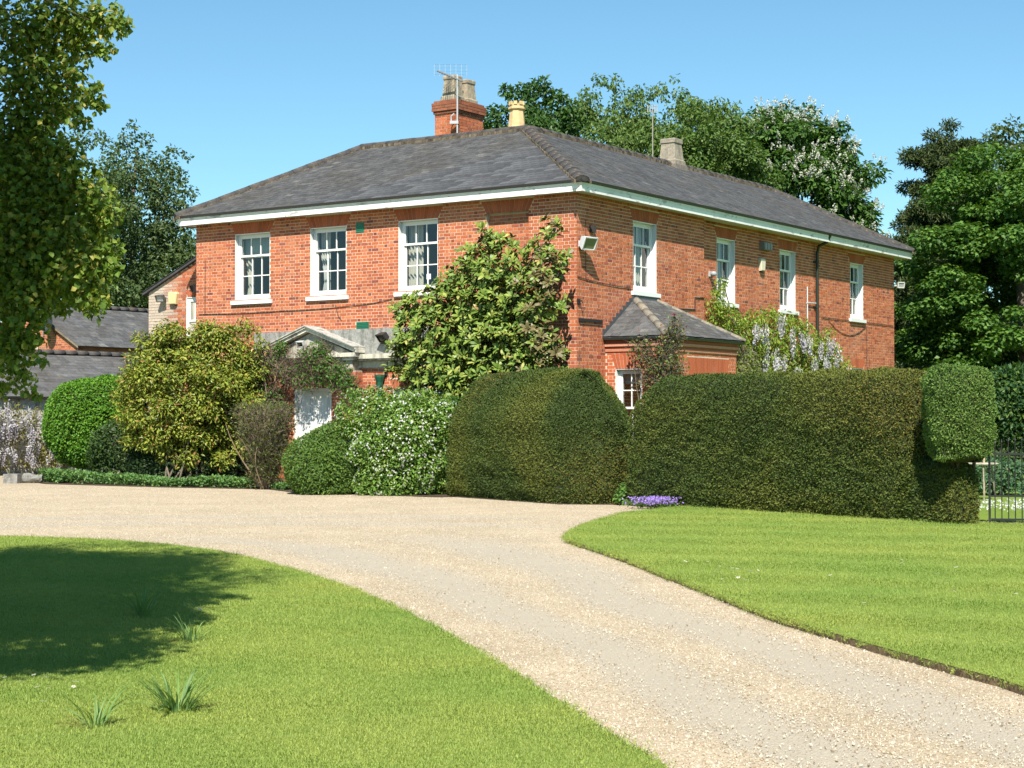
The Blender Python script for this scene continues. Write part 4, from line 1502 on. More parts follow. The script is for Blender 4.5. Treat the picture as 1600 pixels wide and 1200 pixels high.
# ------------------------------------------------------------------ fittings fixed to the walls (each a thing)
def floodlight(name, label, P, s, z, big=1.0, turn=0.0, tilt=0.5, col=(0.55, 0.56, 0.56), glass=(0.10, 0.12, 0.07), out=0.16):
    t = thing(name, label, "floodlight")
    g = Geo()
    box(g, P, s - 0.05 * big, s + 0.05 * big, z - 0.06 * big, z + 0.06 * big, 0.0, 0.035, col)
    box(g, P, s - 0.018, s + 0.018, z - 0.02, z + 0.02, 0.03, out, col)
    part("bracket", g, M_PAINT, t)
    c = np.array(P(s, z + 0.02, out + 0.08 * big))
    ax = np.array(P(s + 1, z, 0)) - np.array(P(s, z, 0))
    ay = np.array(P(s, z, 1)) - np.array(P(s, z, 0))
    ct, sn = math.cos(turn), math.sin(turn)
    f = ay * ct + ax * sn
    x = ax * ct - ay * sn
    f = f * math.cos(tilt) + np.array((0, 0, -1)) * math.sin(tilt)
    f /= np.linalg.norm(f)
    u = np.cross(x, f)
    if u[2] < 0:
        u = -u
    Q = lambda i, k, j: tuple(c + x * i + f * j + u * k)
    g = Geo()
    w, h, d = 0.17 * big, 0.13 * big, 0.10 * big
    V = [Q(i * (0.7 if j < 0 else 1), k * (0.7 if j < 0 else 1), j) for i in (-w, w) for k in (-h, h) for j in (-d, d * 0.6)]
    g.add(V, BOXF, col)
    for q in ((-w, w, h - 0.02, h + 0.006), (-w, w, -h - 0.006, -h + 0.02), (-w - 0.006, -w + 0.02, -h, h), (w - 0.02, w + 0.006, -h, h)):
        box(g, Q, q[0], q[1], q[2], q[3], d * 0.605, d * 0.605 + 0.03, col)
    part("housing", g, M_PAINT, t)
    g = Geo()
    box(g, Q, -w + 0.02, w - 0.02, -h + 0.02, h - 0.02, d * 0.606, d * 0.606 + 0.008, glass)
    m = part("lens", g, M_DARK, t)
    m.data.materials.clear()
    m.data.materials.append(M_LENS)
    return t


M_LENS = attr_mat("lamp_lens", 0.12, (20, 0.05), [], 0.0, 0.6)
floodlight("floodlight", "large white floodlight at the brick house corner above the side wall", PA, 0.12, 5.62, 1.15, -0.25, 0.45, (0.68, 0.69, 0.69), (0.16, 0.18, 0.10), 0.12)
floodlight("floodlight", "small black floodlight on the stone band beside the magnolia", PF, 5.38, 3.62, 0.85, 0.2, 0.7, (0.03, 0.03, 0.03), (0.03, 0.03, 0.03), 0.2)
floodlight("floodlight", "black floodlight above the narrow window of the lean-to", PL, 12.75, 5.2, 0.8, 0.4, 0.4, (0.03, 0.03, 0.03), (0.03, 0.03, 0.03), 0.15)
floodlight("floodlight", "small dark floodlight on the limewashed end of the lean-to", PL, 14.08, 4.98, 0.75, -0.2, 0.5, (0.12, 0.11, 0.10), (0.5, 0.5, 0.48), 0.12)
floodlight("security_camera", "small white camera fixed inside the door pediment", PF, 7.75, 3.50, 0.62, 0.0, 0.5, (0.62, 0.62, 0.6), (0.02, 0.02, 0.02), 0.50)["category"] = "camera"
floodlight("floodlight", "pale lamp at the far end corner of the side wall", PBk, 19.1, 5.9, 0.7, -0.6, 0.2, (0.6, 0.6, 0.58), (0.3, 0.3, 0.3), 0.2)


def alarm_box(label, P, s, z, w, h, d, col):
    t = thing("alarm_box", label, "alarm box")
    g = Geo()
    prof = [(-w, h * 0.7), (-w * 0.85, h), (w * 0.85, h), (w, h * 0.7), (w * 0.75, -h), (-w * 0.75, -h)]
    V = [P(s + q[0] * k, z + q[1] * k, dd) for dd, k in ((0.0, 1.0), (d * 0.8, 1.0), (d, 0.88)) for q in prof]
    n = 6
    g.add(V, [[j * n + i, j * n + (i + 1) % n, (j + 1) * n + (i + 1) % n, (j + 1) * n + i] for j in (0, 1) for i in range(n)], col)
    g.add(V[2 * n:], [list(range(n))], col)
    part("cover", g, M_PAINT, t)
    g = Geo()
    box(g, P, s - w * 0.45, s + w * 0.45, z - h * 1.22, z - h * 1.01, 0.0, d * 0.7, (0.10, 0.08, 0.06))
    part("strobe", g, M_DARK, t)
    return t


alarm_box("cream bell-shaped alarm box on the limewashed lean-to", PL, 13.72, 4.98, 0.17, 0.17, 0.12, (0.70, 0.55, 0.28))
alarm_box("cream alarm box high on the side wall beneath a grey vent", PBk, 9.62, 5.86, 0.14, 0.17, 0.10, (0.66, 0.58, 0.44))
t = thing("boiler_flue", "grey louvred flue box on the side wall above the alarm box", "flue")
g = Geo()
box(g, PBk, 9.55, 10.05, 6.27, 6.47, 0.0, 0.16, (0.20, 0.20, 0.20))
part("housing", g, M_PAINT, t)
for k in range(3):
    g = Geo()
    box(g, PBk, 9.58 + 0.16 * k, 9.69 + 0.16 * k, 6.29, 6.45, 0.161, 0.172, (0.26, 0.26, 0.26))
    part("louvre", g, M_PAINT, t)
t = thing("bulkhead_lamp", "frosted glass bulkhead lamp above the wisteria on the side wall", "lamp")
g = Geo()
lathe(g, [(0.0, -0.08), (0.065, -0.05), (0.085, 0.0), (0.065, 0.05), (0.0, 0.07)], PBk(6.65, 5.4, 0.12), 12, (0.36, 0.38, 0.40))
part("globe", g, M_LENS, t, True)
g = Geo()
box(g, PBk, 6.58, 6.72, 5.33, 5.47, 0.0, 0.06, (0.4, 0.4, 0.4))
part("base", g, M_PAINT, t)
t = thing("wall_bracket", "small black iron bracket on the house corner beside the magnolia", "bracket")
g = Geo()
box(g, PA, 0.0, 0.10, 4.25, 4.36, 0.0, 0.04, (0.02, 0.02, 0.02))
tube(g, [PA(0.05, 4.30, 0.03), PA(0.05, 4.32, 0.10), PA(0.05, 4.26, 0.13)], 0.014, 6, (0.02, 0.02, 0.02))
part("plate", g, M_DARK, t)
t = thing("wall_bracket", "dark fitting on the eaves shadow line by the house corner", "bracket")
g = Geo()
box(g, PA, 0.55, 0.68, 5.92, 6.08, 0.0, 0.10, (0.05, 0.04, 0.04))
part("plate", g, M_DARK, t)

# aerials
t = thing("television_aerial", "grey yagi aerial on a mast strapped to the brick chimney", "aerial")
mp = np.array(Hp(ca0 - 0.10, cb0 - 0.10, 9.1))
AL = (0.42, 0.43, 0.44)
g = Geo()
tube(g, [mp, mp + (0, 0, 1.0), mp + (0, 0, 1.75)], 0.024, 6, AL)
part("mast", g, M_PAINT, t)
bd = np.array([-0.80, 0.15, 0.36])
bd /= np.linalg.norm(bd)
b0 = mp + (0, 0, 1.62) - bd * 0.15
g = Geo()
tube(g, [b0, b0 + bd * 0.3, b0 + bd * 0.75], 0.028, 6, (0.16, 0.16, 0.16))
part("boom", g, M_PAINT, t)
for k in range(10):
    g = Geo()
    c = b0 + bd * (0.05 + 0.07 * k)
    e = np.array([0.15, 0.9, 0.25]) * 0.17
    tube(g, [c - e, c, c + e], 0.006, 4, AL)
    part("element", g, M_PAINT, t)
g = Geo()
cc = mp + (0.0, -0.02, 1.70)
for k in range(7):
    tube(g, [cc + (-0.62 + 0.145 * k, 0.1, 0.02), cc + (-0.62 + 0.145 * k, 0.1, 0.34)], 0.004, 3, (0.4, 0.5, 0.55))
for k in range(4):
    tube(g, [cc + (-0.64, 0.1, 0.06 + 0.09 * k), cc + (0.27, 0.1, 0.06 + 0.09 * k)], 0.004, 3, (0.4, 0.5, 0.55))
part("reflector_grid", g, M_PAINT, t)
g = Geo()
box(g, lambda x, z, y: (mp[0] + x, mp[1] + y, mp[2] + z), -0.20, 0.03, 0.42, 0.50, -0.04, 0.04, AL)
tube(g, [mp + (-0.16, 0.0, 0.45), mp + (-0.17, 0, 0.62), mp + (-0.08, 0, 0.70)], 0.02, 5, AL)
part("bracket", g, M_PAINT, t)
t = thing("ridge_aerial", "slim pole aerial with square head behind the long roof ridge", "aerial")
g = Geo()
mp = np.array(Hp(4.1, 10.7, 9.1))
tube(g, [mp, mp + (0, 0, 0.8), mp + (0, 0, 1.55)], 0.017, 6, (0.30, 0.27, 0.22))
part("mast", g, M_PAINT, t)
for k in range(5):
    g = Geo()
    tube(g, [mp + (-0.14 + 0.07 * k, 0, 1.5), mp + (-0.14 + 0.07 * k, 0, 1.72)], 0.012, 4, (0.42, 0.40, 0.34))
    part("element", g, M_PAINT, t)
g = Geo()
for zz in (1.53, 1.68):
    tube(g, [mp + (-0.16, 0, zz), mp + (0.16, 0, zz)], 0.01, 4, (0.42, 0.40, 0.34))
part("crossbar", g, M_PAINT, t)
t = thing("satellite_dish", "small black satellite dish on the outbuilding gable edge", "satellite dish")
c = np.array(PG(26.62, 4.95, 0.25))
g = Geo()
V, Fd = [], []
nrm = np.array((-0.75, -0.62, 0.25))
nrm /= np.linalg.norm(nrm)
u_ = np.cross(nrm, (0, 0, 1))
u_ /= np.linalg.norm(u_)
v_ = np.cross(u_, nrm)
for i, rr2 in enumerate((0.0, 0.13, 0.24, 0.33)):
    for k in range(14):
        a = k * 2 * math.pi / 14
        V.append(c + (u_ * math.cos(a) * 0.9 + v_ * math.sin(a)) * rr2 + nrm * rr2 * rr2 * 0.9)
Fd = [[i * 14 + k, i * 14 + (k + 1) % 14, (i + 1) * 14 + (k + 1) % 14, (i + 1) * 14 + k] for i in range(3) for k in range(14)]
g.add(V, Fd, (0.03, 0.035, 0.04))
part("reflector", g, M_DARK, t, True)
g = Geo()
tube(g, [c, c + nrm * 0.2 - v_ * 0.25, c + nrm * 0.42 - v_ * 0.12], 0.015, 5, (0.1, 0.1, 0.1))
tube(g, [c, PG(26.62, 4.6, 0.02)], 0.02, 5, (0.1, 0.1, 0.1))
part("arm", g, M_DARK, t)
t = thing("pole_aerial", "thin pole aerial standing on the brick outbuilding gable", "aerial")
mp = np.array(PG(27.2, 4.6, 0.1))
g = Geo()
tube(g, [mp, mp + (0, 0, 1.2)], 0.016, 5, (0.25, 0.25, 0.25))
part("mast", g, M_PAINT, t)

# overhead wire behind the roof on the left
g = Geo()
p0, p1 = np.array((-22.0, 95.0, 14.2)), np.array(Hp(11.0, 6.0, 7.6))
tube(g, [p0 + (p1 - p0) * f - np.array((0, 0, 0.9 * 4 * f * (1 - f))) for f in np.linspace(0, 1, 14)], 0.016, 4, (0.04, 0.04, 0.045))
single("overhead_wire", g, M_DARK, "thin overhead wire running to the left end of the roof", "wire")
# ------------------------------------------------------------------ foliage tools
def unit(v):
    return v / (np.linalg.norm(v, axis=-1, keepdims=True) + 1e-9)


def pal_cols(n, pal, w, r, jit=0.18):
    k = r.choice(len(pal), n, p=np.array(w) / sum(w))
    return np.minimum(np.array(pal)[k] * r.uniform(1 - jit, 1 + jit, (n, 1)) * 1.3, 0.8)


LEAF4 = np.array([[0, 1, 2], [0, 2, 3]])
LEAF6 = np.array([[0, 1, 2, 5], [5, 2, 3, 4]])


def leaf_arrays(P, T, Nn, L, W, fold=0.12, droop=0.12):
    S = unit(np.cross(T, Nn))
    Nn = unit(np.cross(S, T))
    L = np.broadcast_to(L, (len(P),))[:, None]
    W = np.broadcast_to(W, (len(P),))[:, None]
    V = np.empty((len(P), 4, 3))
    V[:, 0] = P
    mid = P + T * L * 0.5
    V[:, 1] = mid + S * W * 0.5 + Nn * L * fold * 0.5
    V[:, 2] = P + T * L - Nn * L * droop
    V[:, 3] = mid - S * W * 0.5 + Nn * L * fold * 0.5
    return V


def add_leaves(g, P, T, Nn, L, W, col, fold=0.12, droop=0.12):
    V = leaf_arrays(P, T, Nn, L, W, fold, droop)
    n = len(P)
    F = (np.arange(n)[:, None, None] * 4 + LEAF4[None]).reshape(-1, 3)
    g.add(V.reshape(-1, 3), F, np.repeat(col, 4, axis=0))


def clump_leaves(cl, per, r, up=0.5, out=0.5, rnd=0.5, flat=0.7, power=2.2, droop=0.25):
    """cl: (n, 4) centre + radius. Returns leaf points, directions, normals"""
    n = len(cl)
    cnt = np.maximum(3, (per * (cl[:, 3] / cl[:, 3].mean()) ** 2).astype(int))
    idx = np.repeat(np.arange(n), cnt)
    d = unit(r.normal(size=(len(idx), 3)))
    rad = r.random(len(idx)) ** (1 / power)
    off = d * rad[:, None] * cl[idx, 3][:, None]
    off[:, 2] *= flat
    P = cl[idx, :3] + off
    Nn = unit(d * out + np.array([0, 0, up]) + r.normal(size=d.shape) * rnd)
    T = unit(np.cross(Nn, r.normal(size=d.shape)) + d * 0.5 - np.array([0, 0, droop]))
    return P, T, Nn


def env_clumps(c, R, n, r, cr=(0.4, 0.8), shell=0.55, amp=0.16, freq=2.2, seed=0, zmin=None, power=0.7):
    d = unit(r.normal(size=(n, 3)))
    k = 1 + amp * noise3(d, seed + 100, freq) + r.normal(0, 0.05, n)
    rad = shell + (1 - shell) * r.random(n) ** power
    P = np.array(c) + d * (rad * k)[:, None] * np.array(R)
    rr = r.uniform(cr[0], cr[1], n)
    out = np.column_stack([P, rr])
    if zmin is not None:
        out = out[out[:, 2] > zmin]
    return out


def limb(g, p0, p1, r0, r1, r, bend=0.12, n=6, col=(0.16, 0.13, 0.10)):
    p0, p1 = np.array(p0, float), np.array(p1, float)
    L = np.linalg.norm(p1 - p0)
    mid = (p0 + p1) / 2 + r.normal(size=3) * L * bend + np.array([0, 0, L * 0.08])
    t = np.linspace(0, 1, n)[:, None]
    pts = (1 - t) ** 2 * p0 + 2 * t * (1 - t) * mid + t * t * p1
    tube(g, pts, np.linspace(r0, r1, n), 6, col)


def woody(g, base, top, r0, clumps, r, nlimb=14, col=(0.16, 0.13, 0.10), low=0.35):
    base, top = np.array(base, float), np.array(top, float)
    L = np.linalg.norm(top - base)
    t = np.linspace(0, 1, 9)
    pts = base + (top - base) * t[:, None] + np.column_stack([np.sin(t * 5 + 1) * 0.02 * L, np.cos(t * 4) * 0.015 * L, 0 * t])
    tube(g, pts, r0 * (1.25 - 1.1 * t ** 0.8), 10, col)
    for i in r.choice(len(clumps), min(nlimb, len(clumps)), replace=False):
        c = clumps[i, :3]
        f = np.clip(low + (1 - low) * r.random() * 0.8, 0, 0.93)
        p0 = base + (top - base) * f
        if p0[2] > c[2] + 0.5:
            p0 = base + (top - base) * max(low, f * 0.6)
        limb(g, p0, p0 + (c - p0) * 0.85, r0 * (0.36 - 0.26 * f), r0 * 0.03 + 0.008, r, col=col)
        for q in range(2):
            e = c + r.normal(size=3) * clumps[i, 3] * 0.4
            m = p0 + (c - p0) * r.uniform(0.5, 0.8)
            limb(g, m, e, r0 * 0.12 + 0.008, 0.008, r, col=col)


def tree(name, label, base, top_z, r0, clumps, per, L, W, pal, w, seed, mat=None, cat="tree", nlimb=14, up=0.5, out=0.5, rnd=0.5, flat=0.7, bark=(0.16, 0.13, 0.10), droop=0.25, group=None, jl=0.35):
    r = np.random.default_rng(seed)
    t = thing(name, label, cat, group)
    g = Geo()
    woody(g, (base[0], base[1], -0.1), (base[0] + r.normal(0, 0.2), base[1], top_z), r0, clumps, r, nlimb, bark)
    part("trunk", g, M_WOOD, t, True)
    P, T, Nn = clump_leaves(clumps, per, r, up, out, rnd, flat, droop=droop)
    g = Geo()
    sz = r.uniform(1 - jl, 1 + jl, len(P))
    add_leaves(g, P, T, Nn, L * sz, W * sz, pal_cols(len(P), pal, w, r))
    crown = part("crown", g, mat or M_LEAF, t)
    return t, crown


def shrub(name, label, c, R, n, L, W, pal, w, seed, mat=None, cat="shrub", amp=0.12, freq=3.0, deep=0.22, zmin=0.05, sup=2.0, stems=5, core=0.72, up=0.35, flowers=None, out=0.7, group=None, rnd=0.45):
    """dense shrub: leaves through an uneven shell, twig core coloured dark for the shade inside, real stems"""
    r = np.random.default_rng(seed)
    t = thing(name, label, cat, group)
    c, R = np.array(c, float), np.array(R, float)

    def surf(d, k):
        e = (np.abs(d) ** sup).sum(1) ** (-1 / sup)
        f = e * (1 + amp * noise3(d, seed, freq) + amp * 0.5 * noise3(d, seed + 1, freq * 3.2))
        return c + d * (f * k)[:, None] * R

    d = unit(r.normal(size=(n, 3)))
    P = surf(d, 1 - deep * r.random(n) ** 1.6)
    keep = P[:, 2] > zmin
    P, d = P[keep], d[keep]
    nn = unit(d / R)
    Nn = unit(nn * out + np.array([0, 0, up]) + r.normal(size=d.shape) * rnd)
    T = unit(np.cross(Nn, r.normal(size=d.shape)) + nn * 0.5)
    sz = r.uniform(0.65, 1.3, len(P))
    g = Geo()
    add_leaves(g, P, T, Nn, L * sz, W * sz, pal_cols(len(P), pal, w, r))
    fol = part("foliage", g, mat or M_LEAF, t)
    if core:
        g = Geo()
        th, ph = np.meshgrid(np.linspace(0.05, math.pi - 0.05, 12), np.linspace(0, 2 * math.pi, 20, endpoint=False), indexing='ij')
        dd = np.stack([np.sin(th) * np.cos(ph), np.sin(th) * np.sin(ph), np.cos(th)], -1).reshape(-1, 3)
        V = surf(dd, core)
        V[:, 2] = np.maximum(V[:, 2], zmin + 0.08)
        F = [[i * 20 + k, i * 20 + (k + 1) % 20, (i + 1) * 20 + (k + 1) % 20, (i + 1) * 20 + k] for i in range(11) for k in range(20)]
        g.add(V, F, (0.035, 0.04, 0.018))  # inner twigs as one skin, dark colour standing in for inner shade
        part("dark_inner_core", g, M_TWIG, t)
    g = Geo()
    for k in range(stems):
        a = r.uniform(0, 6.28)
        p0 = np.array([c[0] + math.cos(a) * R[0] * 0.12, c[1] + math.sin(a) * R[1] * 0.12, -0.05])
        p1 = np.array([c[0] + math.cos(a) * R[0] * 0.55, c[1] + math.sin(a) * R[1] * 0.55, max(c[2], zmin + 0.4)])
        limb(g, p0, p1, 0.035, 0.012, r, col=(0.14, 0.11, 0.08))
    part("stem", g, M_WOOD, t, True)
    if flowers:
        nf, fs, fc, fname = flowers
        d = unit(r.normal(size=(nf, 3)))
        P = surf(d, 1.0 + 0.03 * r.random(nf))
        k = (P[:, 2] > zmin) & (noise3(P, seed + 5, 4.0) + r.normal(0, 0.4, nf) > 0.05)
        P, d = P[k], d[k]
        g = Geo()
        for q in range(5):
            a = q * 2 * math.pi / 5
            nn = unit(unit(d / R) + r.normal(size=d.shape) * 0.35)
            u = unit(np.cross(nn, np.array([0.3, 0.2, 0.9])))
            v = np.cross(nn, u)
            T = u * math.cos(a) + v * math.sin(a) + nn * 0.25
            add_leaves(g, P, unit(T), nn, fs, fs * 0.8, np.tile(np.array(fc), (len(P), 1)) * r.uniform(0.85, 1.1, (len(P), 1)))
        part(fname, g, M_PETAL, t, kind="stuff")
    return t


def twigs(g, P0, D, L, r, rad=0.006, col=(0.20, 0.15, 0.11), bend=0.35):
    """many thin three-sided twigs"""
    n = len(P0)
    m = P0 + D * (L * 0.5)[:, None] + r.normal(size=P0.shape) * (L * bend * 0.3)[:, None]
    e = P0 + D * L[:, None] + r.normal(size=P0.shape) * (L * bend * 0.4)[:, None]
    S = unit(np.cross(D, r.normal(size=D.shape)))
    W = np.cross(D, S)
    V = np.empty((n, 7, 3))
    for i, a in enumerate((0, 2.09, 4.19)):
        o = (S * math.cos(a) + W * math.sin(a)) * rad
        V[:, i] = P0 + o
        V[:, 3 + i] = m + o * 0.7
    V[:, 6] = e
    F4 = np.array([[0, 1, 4, 3], [1, 2, 5, 4], [2, 0, 3, 5]])
    F3 = np.array([[3, 4, 6], [4, 5, 6], [5, 3, 6]])
    c = np.tile(np.array(col), (n, 1)) * r.uniform(0.6, 1.4, (n, 1))
    base = g.n
    g.add(V.reshape(-1, 3), (np.arange(n)[:, None, None] * 7 + F4[None]).reshape(-1, 4), np.repeat(c, 7, axis=0))
    F = (np.arange(n)[:, None, None] * 7 + F3[None]).reshape(-1, 3)
    g.l.append((F + base).ravel())
    g.t.append(np.full(len(F), 3, dtype=np.int32))


def leaf_piece(col, mat, k=0):
    """one leaf of its own, unit long, for the pieces that can be picked apart"""
    g = Geo()
    w = 0.5
    V = [(0, 0, 0), (0.35, w * 0.95, 0.06), (0.75, w * 0.62, 0.03), (1.0, 0, -0.12), (0.75, -w * 0.62, 0.03), (0.35, -w * 0.95, 0.06), (0.35, 0, 0.0), (0.75, 0, -0.03)]
    g.add(V, [[0, 1, 6], [1, 2, 7], [1, 7, 6], [2, 3, 7], [0, 6, 5], [6, 7, 4], [6, 4, 5], [7, 3, 4]], col)
    return g.mesh("leaf", mat)


def leaf_objects(parent, P, T, Nn, L, W, meshes, r):
    S = unit(np.cross(T, Nn))
    Nn = unit(np.cross(S, T))
    for i in range(len(P)):
        o = obj("leaf", meshes[int(r.integers(len(meshes)))], parent)
        t, s, n, p = T[i] * L[i], S[i] * W[i], Nn[i] * L[i], P[i]
        o.matrix_basis = Matrix(((t[0], s[0], n[0], p[0]), (t[1], s[1], n[1], p[1]), (t[2], s[2], n[2], p[2]), (0, 0, 0, 1)))


# ------------------------------------------------------------------ yew hedges
def hedge(name, label, plan, prof, density, seed, L=0.045, W=0.02, pal=None, cat="hedge", zfun=None, amp=0.045, rnd=0.2):
    r = np.random.default_rng(seed)
    t = thing(name, label, cat)
    P = np.array(plan, float)
    for _ in range(2):                                            # round the corners
        nx = np.roll(P, -1, axis=0)
        P = np.stack([P * (1 - rnd) + nx * rnd, P * rnd + nx * (1 - rnd)], 1).reshape(-1, 2)
    seg = np.vstack([P, P[:1]])
    cum = np.concatenate([[0], np.cumsum(np.linalg.norm(np.diff(seg, axis=0), axis=1))])
    u = np.linspace(0, cum[-1], 90, endpoint=False)
    P = np.column_stack([np.interp(u, cum, seg[:, 0]), np.interp(u, cum, seg[:, 1])])
    tn = unit(np.roll(P, -1, axis=0) - np.roll(P, 1, axis=0))
    nr = np.column_stack([tn[:, 1], -tn[:, 0]])
    cen = P.mean(0)
    if ((P - cen) * nr).sum() < 0:
        nr = -nr
    rings = []
    for ins, z in prof:
        Q = P - nr * ins
        zz = np.full(len(Q), z) if zfun is None else zfun(Q, z)
        rings.append(np.column_stack([Q, zz]))
    rings.append(np.column_stack([np.tile(cen, (len(P), 1)) * 0.75 + rings[-1][:, :2] * 0.25, rings[-1][:, 2] + 0.01]))
    V = np.concatenate(rings)
    n = len(P)
    F = np.array([[i * n + k, i * n + (k + 1) % n, (i + 1) * n + (k + 1) % n, (i + 1) * n + k] for i in range(len(rings) - 1) for k in range(n)])
    F2 = np.array([[(len(rings) - 1) * n + k for k in range(n)]])
    g = Geo()
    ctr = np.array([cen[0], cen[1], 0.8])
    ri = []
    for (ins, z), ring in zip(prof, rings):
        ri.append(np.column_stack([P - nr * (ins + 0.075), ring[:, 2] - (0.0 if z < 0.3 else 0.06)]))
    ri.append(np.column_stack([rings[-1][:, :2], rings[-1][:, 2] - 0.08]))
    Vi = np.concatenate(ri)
    g.add(Vi, F, (0.035, 0.045, 0.014))  # core of inner twigs, coloured dark to give the crevices their shade
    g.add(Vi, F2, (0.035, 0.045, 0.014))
    part("dark_inner_core", g, M_TWIG, t)
    tri = np.concatenate([F[:, [0, 1, 2]], F[:, [0, 2, 3]], np.array([[F2[0, 0], F2[0, k], F2[0, k + 1]] for k in range(1, n - 1)])])
    a, b_, c_ = V[tri[:, 0]], V[tri[:, 1]], V[tri[:, 2]]
    cr = np.cross(b_ - a, c_ - a)
    ar = np.linalg.norm(cr, axis=1) / 2
    m = int(ar.sum() * density)
    k = r.choice(len(tri), m, p=ar / ar.sum())
    uv = r.random((m, 2))
    fl = uv.sum(1) > 1
    uv[fl] = 1 - uv[fl]
    Q = a[k] + (b_ - a)[k] * uv[:, :1] + (c_ - a)[k] * uv[:, 1:]
    nn = unit(cr)[k]
    s = np.sign(((Q - ctr) * nn).sum(1))[:, None]
    nn = nn * np.where(s == 0, 1, s)
    Q = Q + nn * (amp * noise3(Q, seed, 3.5) + 0.5 * amp * noise3(Q * (1, 1, 1.8), seed + 3, 12) - 0.045 * r.random(m) ** 2)[:, None]
    # young growth in patches: olive, rusty and dark
    pt = noise3(Q, seed + 9, 1.5) * 0.7 + noise3(Q, seed + 11, 5.0) * 0.3 + r.normal(0, 0.28, m)
    rust = noise3(Q, seed + 21, 1.1) * 0.7 + r.normal(0, 0.25, m)
    dark, mid, olive, rusty = np.array([0.054, 0.088, 0.019]), np.array([0.082, 0.118, 0.022]), np.array([0.128, 0.146, 0.027]), np.array([0.150, 0.128, 0.028])
    if pal is not None:
        dark, mid, olive, rusty = (np.array(p) for p in pal)
    col = np.where((pt < -0.15)[:, None], dark, np.where((pt < 0.45)[:, None], mid, olive))
    col = np.where((rust > 1.05)[:, None], rusty, col) * r.uniform(0.75, 1.25, (m, 1))
    T = unit(nn * 0.55 + r.normal(size=nn.shape) * 0.55 + np.array([0, 0, 0.25]))
    Nn = unit(nn + r.normal(size=nn.shape) * 0.5)
    sz = r.uniform(0.6, 1.3, m)
    g = Geo()
    add_leaves(g, Q, T, Nn, L * sz, W * sz, col, 0.05, 0.15)
    part("foliage", g, M_NEEDLE, t)
    return t


hedge("yew_hedge", "clipped rounded yew mound beside the white-flowering shrub", [(-1.45, 36.75), (-0.2, 34.6), (0.95, 32.95), (2.1, 32.95), (2.45, 34.6), (1.6, 37.0), (-0.2, 38.2), (-1.2, 38.0)],
      [(0.10, 0.0), (0.02, 0.25), (0.0, 0.9), (0.05, 1.55), (0.11, 1.76), (0.36, 2.16), (0.58, 2.46), (0.70, 2.56), (0.82, 2.59)], 3400, 201, rnd=0.15)
hd = np.array([0.547, -0.837])
hn = np.array([0.837, 0.547])
hA = np.array([1.98, 32.75])
hB2 = hA + hd * 7.5
plan2 = [hA + hd * 0.0, hA + hd * 2.0, hA + hd * 5.0, hB2, hB2 + hn * 1.15, hA + hd * 4 + hn * 1.5, hA + hn * 1.7]


def hz(Q, z):
    u = (Q - hA) @ hd
    sh = np.clip((0.95 - u) / 0.95, 0, 1) * 0.85
    return z * np.where(z > 1.5, 1 - sh * (z - 1.5) / 1.0 * 0.42, 1.0)


hedge("yew_hedge", "long straight clipped yew hedge with flat top along the lawn", plan2,
      [(0.08, 0.0), (0.0, 0.3), (0.0, 0.9), (0.03, 1.6), (0.08, 2.0), (0.16, 2.26), (0.30, 2.39), (0.48, 2.43)], 3000, 202, zfun=hz)
hC = hA + hd * 6.9
hedge("yew_hedge", "low clipped end of yew hedge under the pale topiary block", [hC + hn * 0.10, hC + hd * 1.66 - hn * 0.06, hC + hd * 1.66 + hn * 0.55, hC + hn * 0.8],
      [(0.05, 0.0), (0.0, 0.3), (0.01, 0.65), (0.06, 0.88), (0.18, 0.97)], 3300, 203)
tc_ = np.array([6.66, 25.75])
t = hedge("topiary_block", "pale green clipped rounded topiary block on bare stems by the gate", [tc_ + (-0.47, -0.40), tc_ + (0.47, -0.44), tc_ + (0.47, 0.44), tc_ + (-0.47, 0.44)],
          [(0.24, 1.04), (0.10, 1.10), (0.02, 1.35), (0.0, 1.75), (0.0, 2.18), (0.05, 2.32), (0.12, 2.38), (0.22, 2.40)], 4200, 204, 0.042, 0.018, ((0.085, 0.16, 0.034), (0.11, 0.195, 0.04), (0.14, 0.225, 0.05), (0.13, 0.20, 0.05)), "topiary", rnd=0.12)
r = np.random.default_rng(205)
for k in range(5):
    g = Geo()
    x0, y0 = tc_[0] + r.uniform(-0.18, 0.18), tc_[1] + r.uniform(0.12, 0.32)
    limb(g, (x0, y0, 0.0), (x0 + r.normal(0, 0.08), y0 - 0.05, 1.25), 0.035, 0.025, r, 0.05, col=(0.09, 0.065, 0.045))
    part("stem", g, M_WOOD, t, True)

# ------------------------------------------------------------------ trees
LIME_PAL = ((0.085, 0.145, 0.02), (0.12, 0.185, 0.025), (0.18, 0.225, 0.035), (0.28, 0.26, 0.06))
LIME_W = (0.3, 0.36, 0.24, 0.10)
r = np.random.default_rng(301)
main = env_clumps((-5.55, 9.3, 6.4), (3.2, 4.8, 4.7), 820, r, (0.42, 0.68), 0.25, 0.08, 2.5, 3, 2.0)
main = main[(main[:, 0] + main[:, 3] < -0.3 * main[:, 1] - 0.05) | ((main[:, 2] - main[:, 3] > 1.75 + 0.25 * (main[:, 1] + main[:, 3])) & (main[:, 0] + 0.4 * main[:, 3] < -2.8) & ((main[:, 0] < -3.9) | (main[:, 2] - 1.11 * (11.3 - main[:, 1]) < 3.2)))]  # clumps out of view, shaped to shade lower boughs and leave top ones lit
boughs = []
px2 = lambda u, v, Y: ((u - 800) / 2694.3 * Y, Y, 1.6 + (657.5 - v) / 2694.3 * Y)
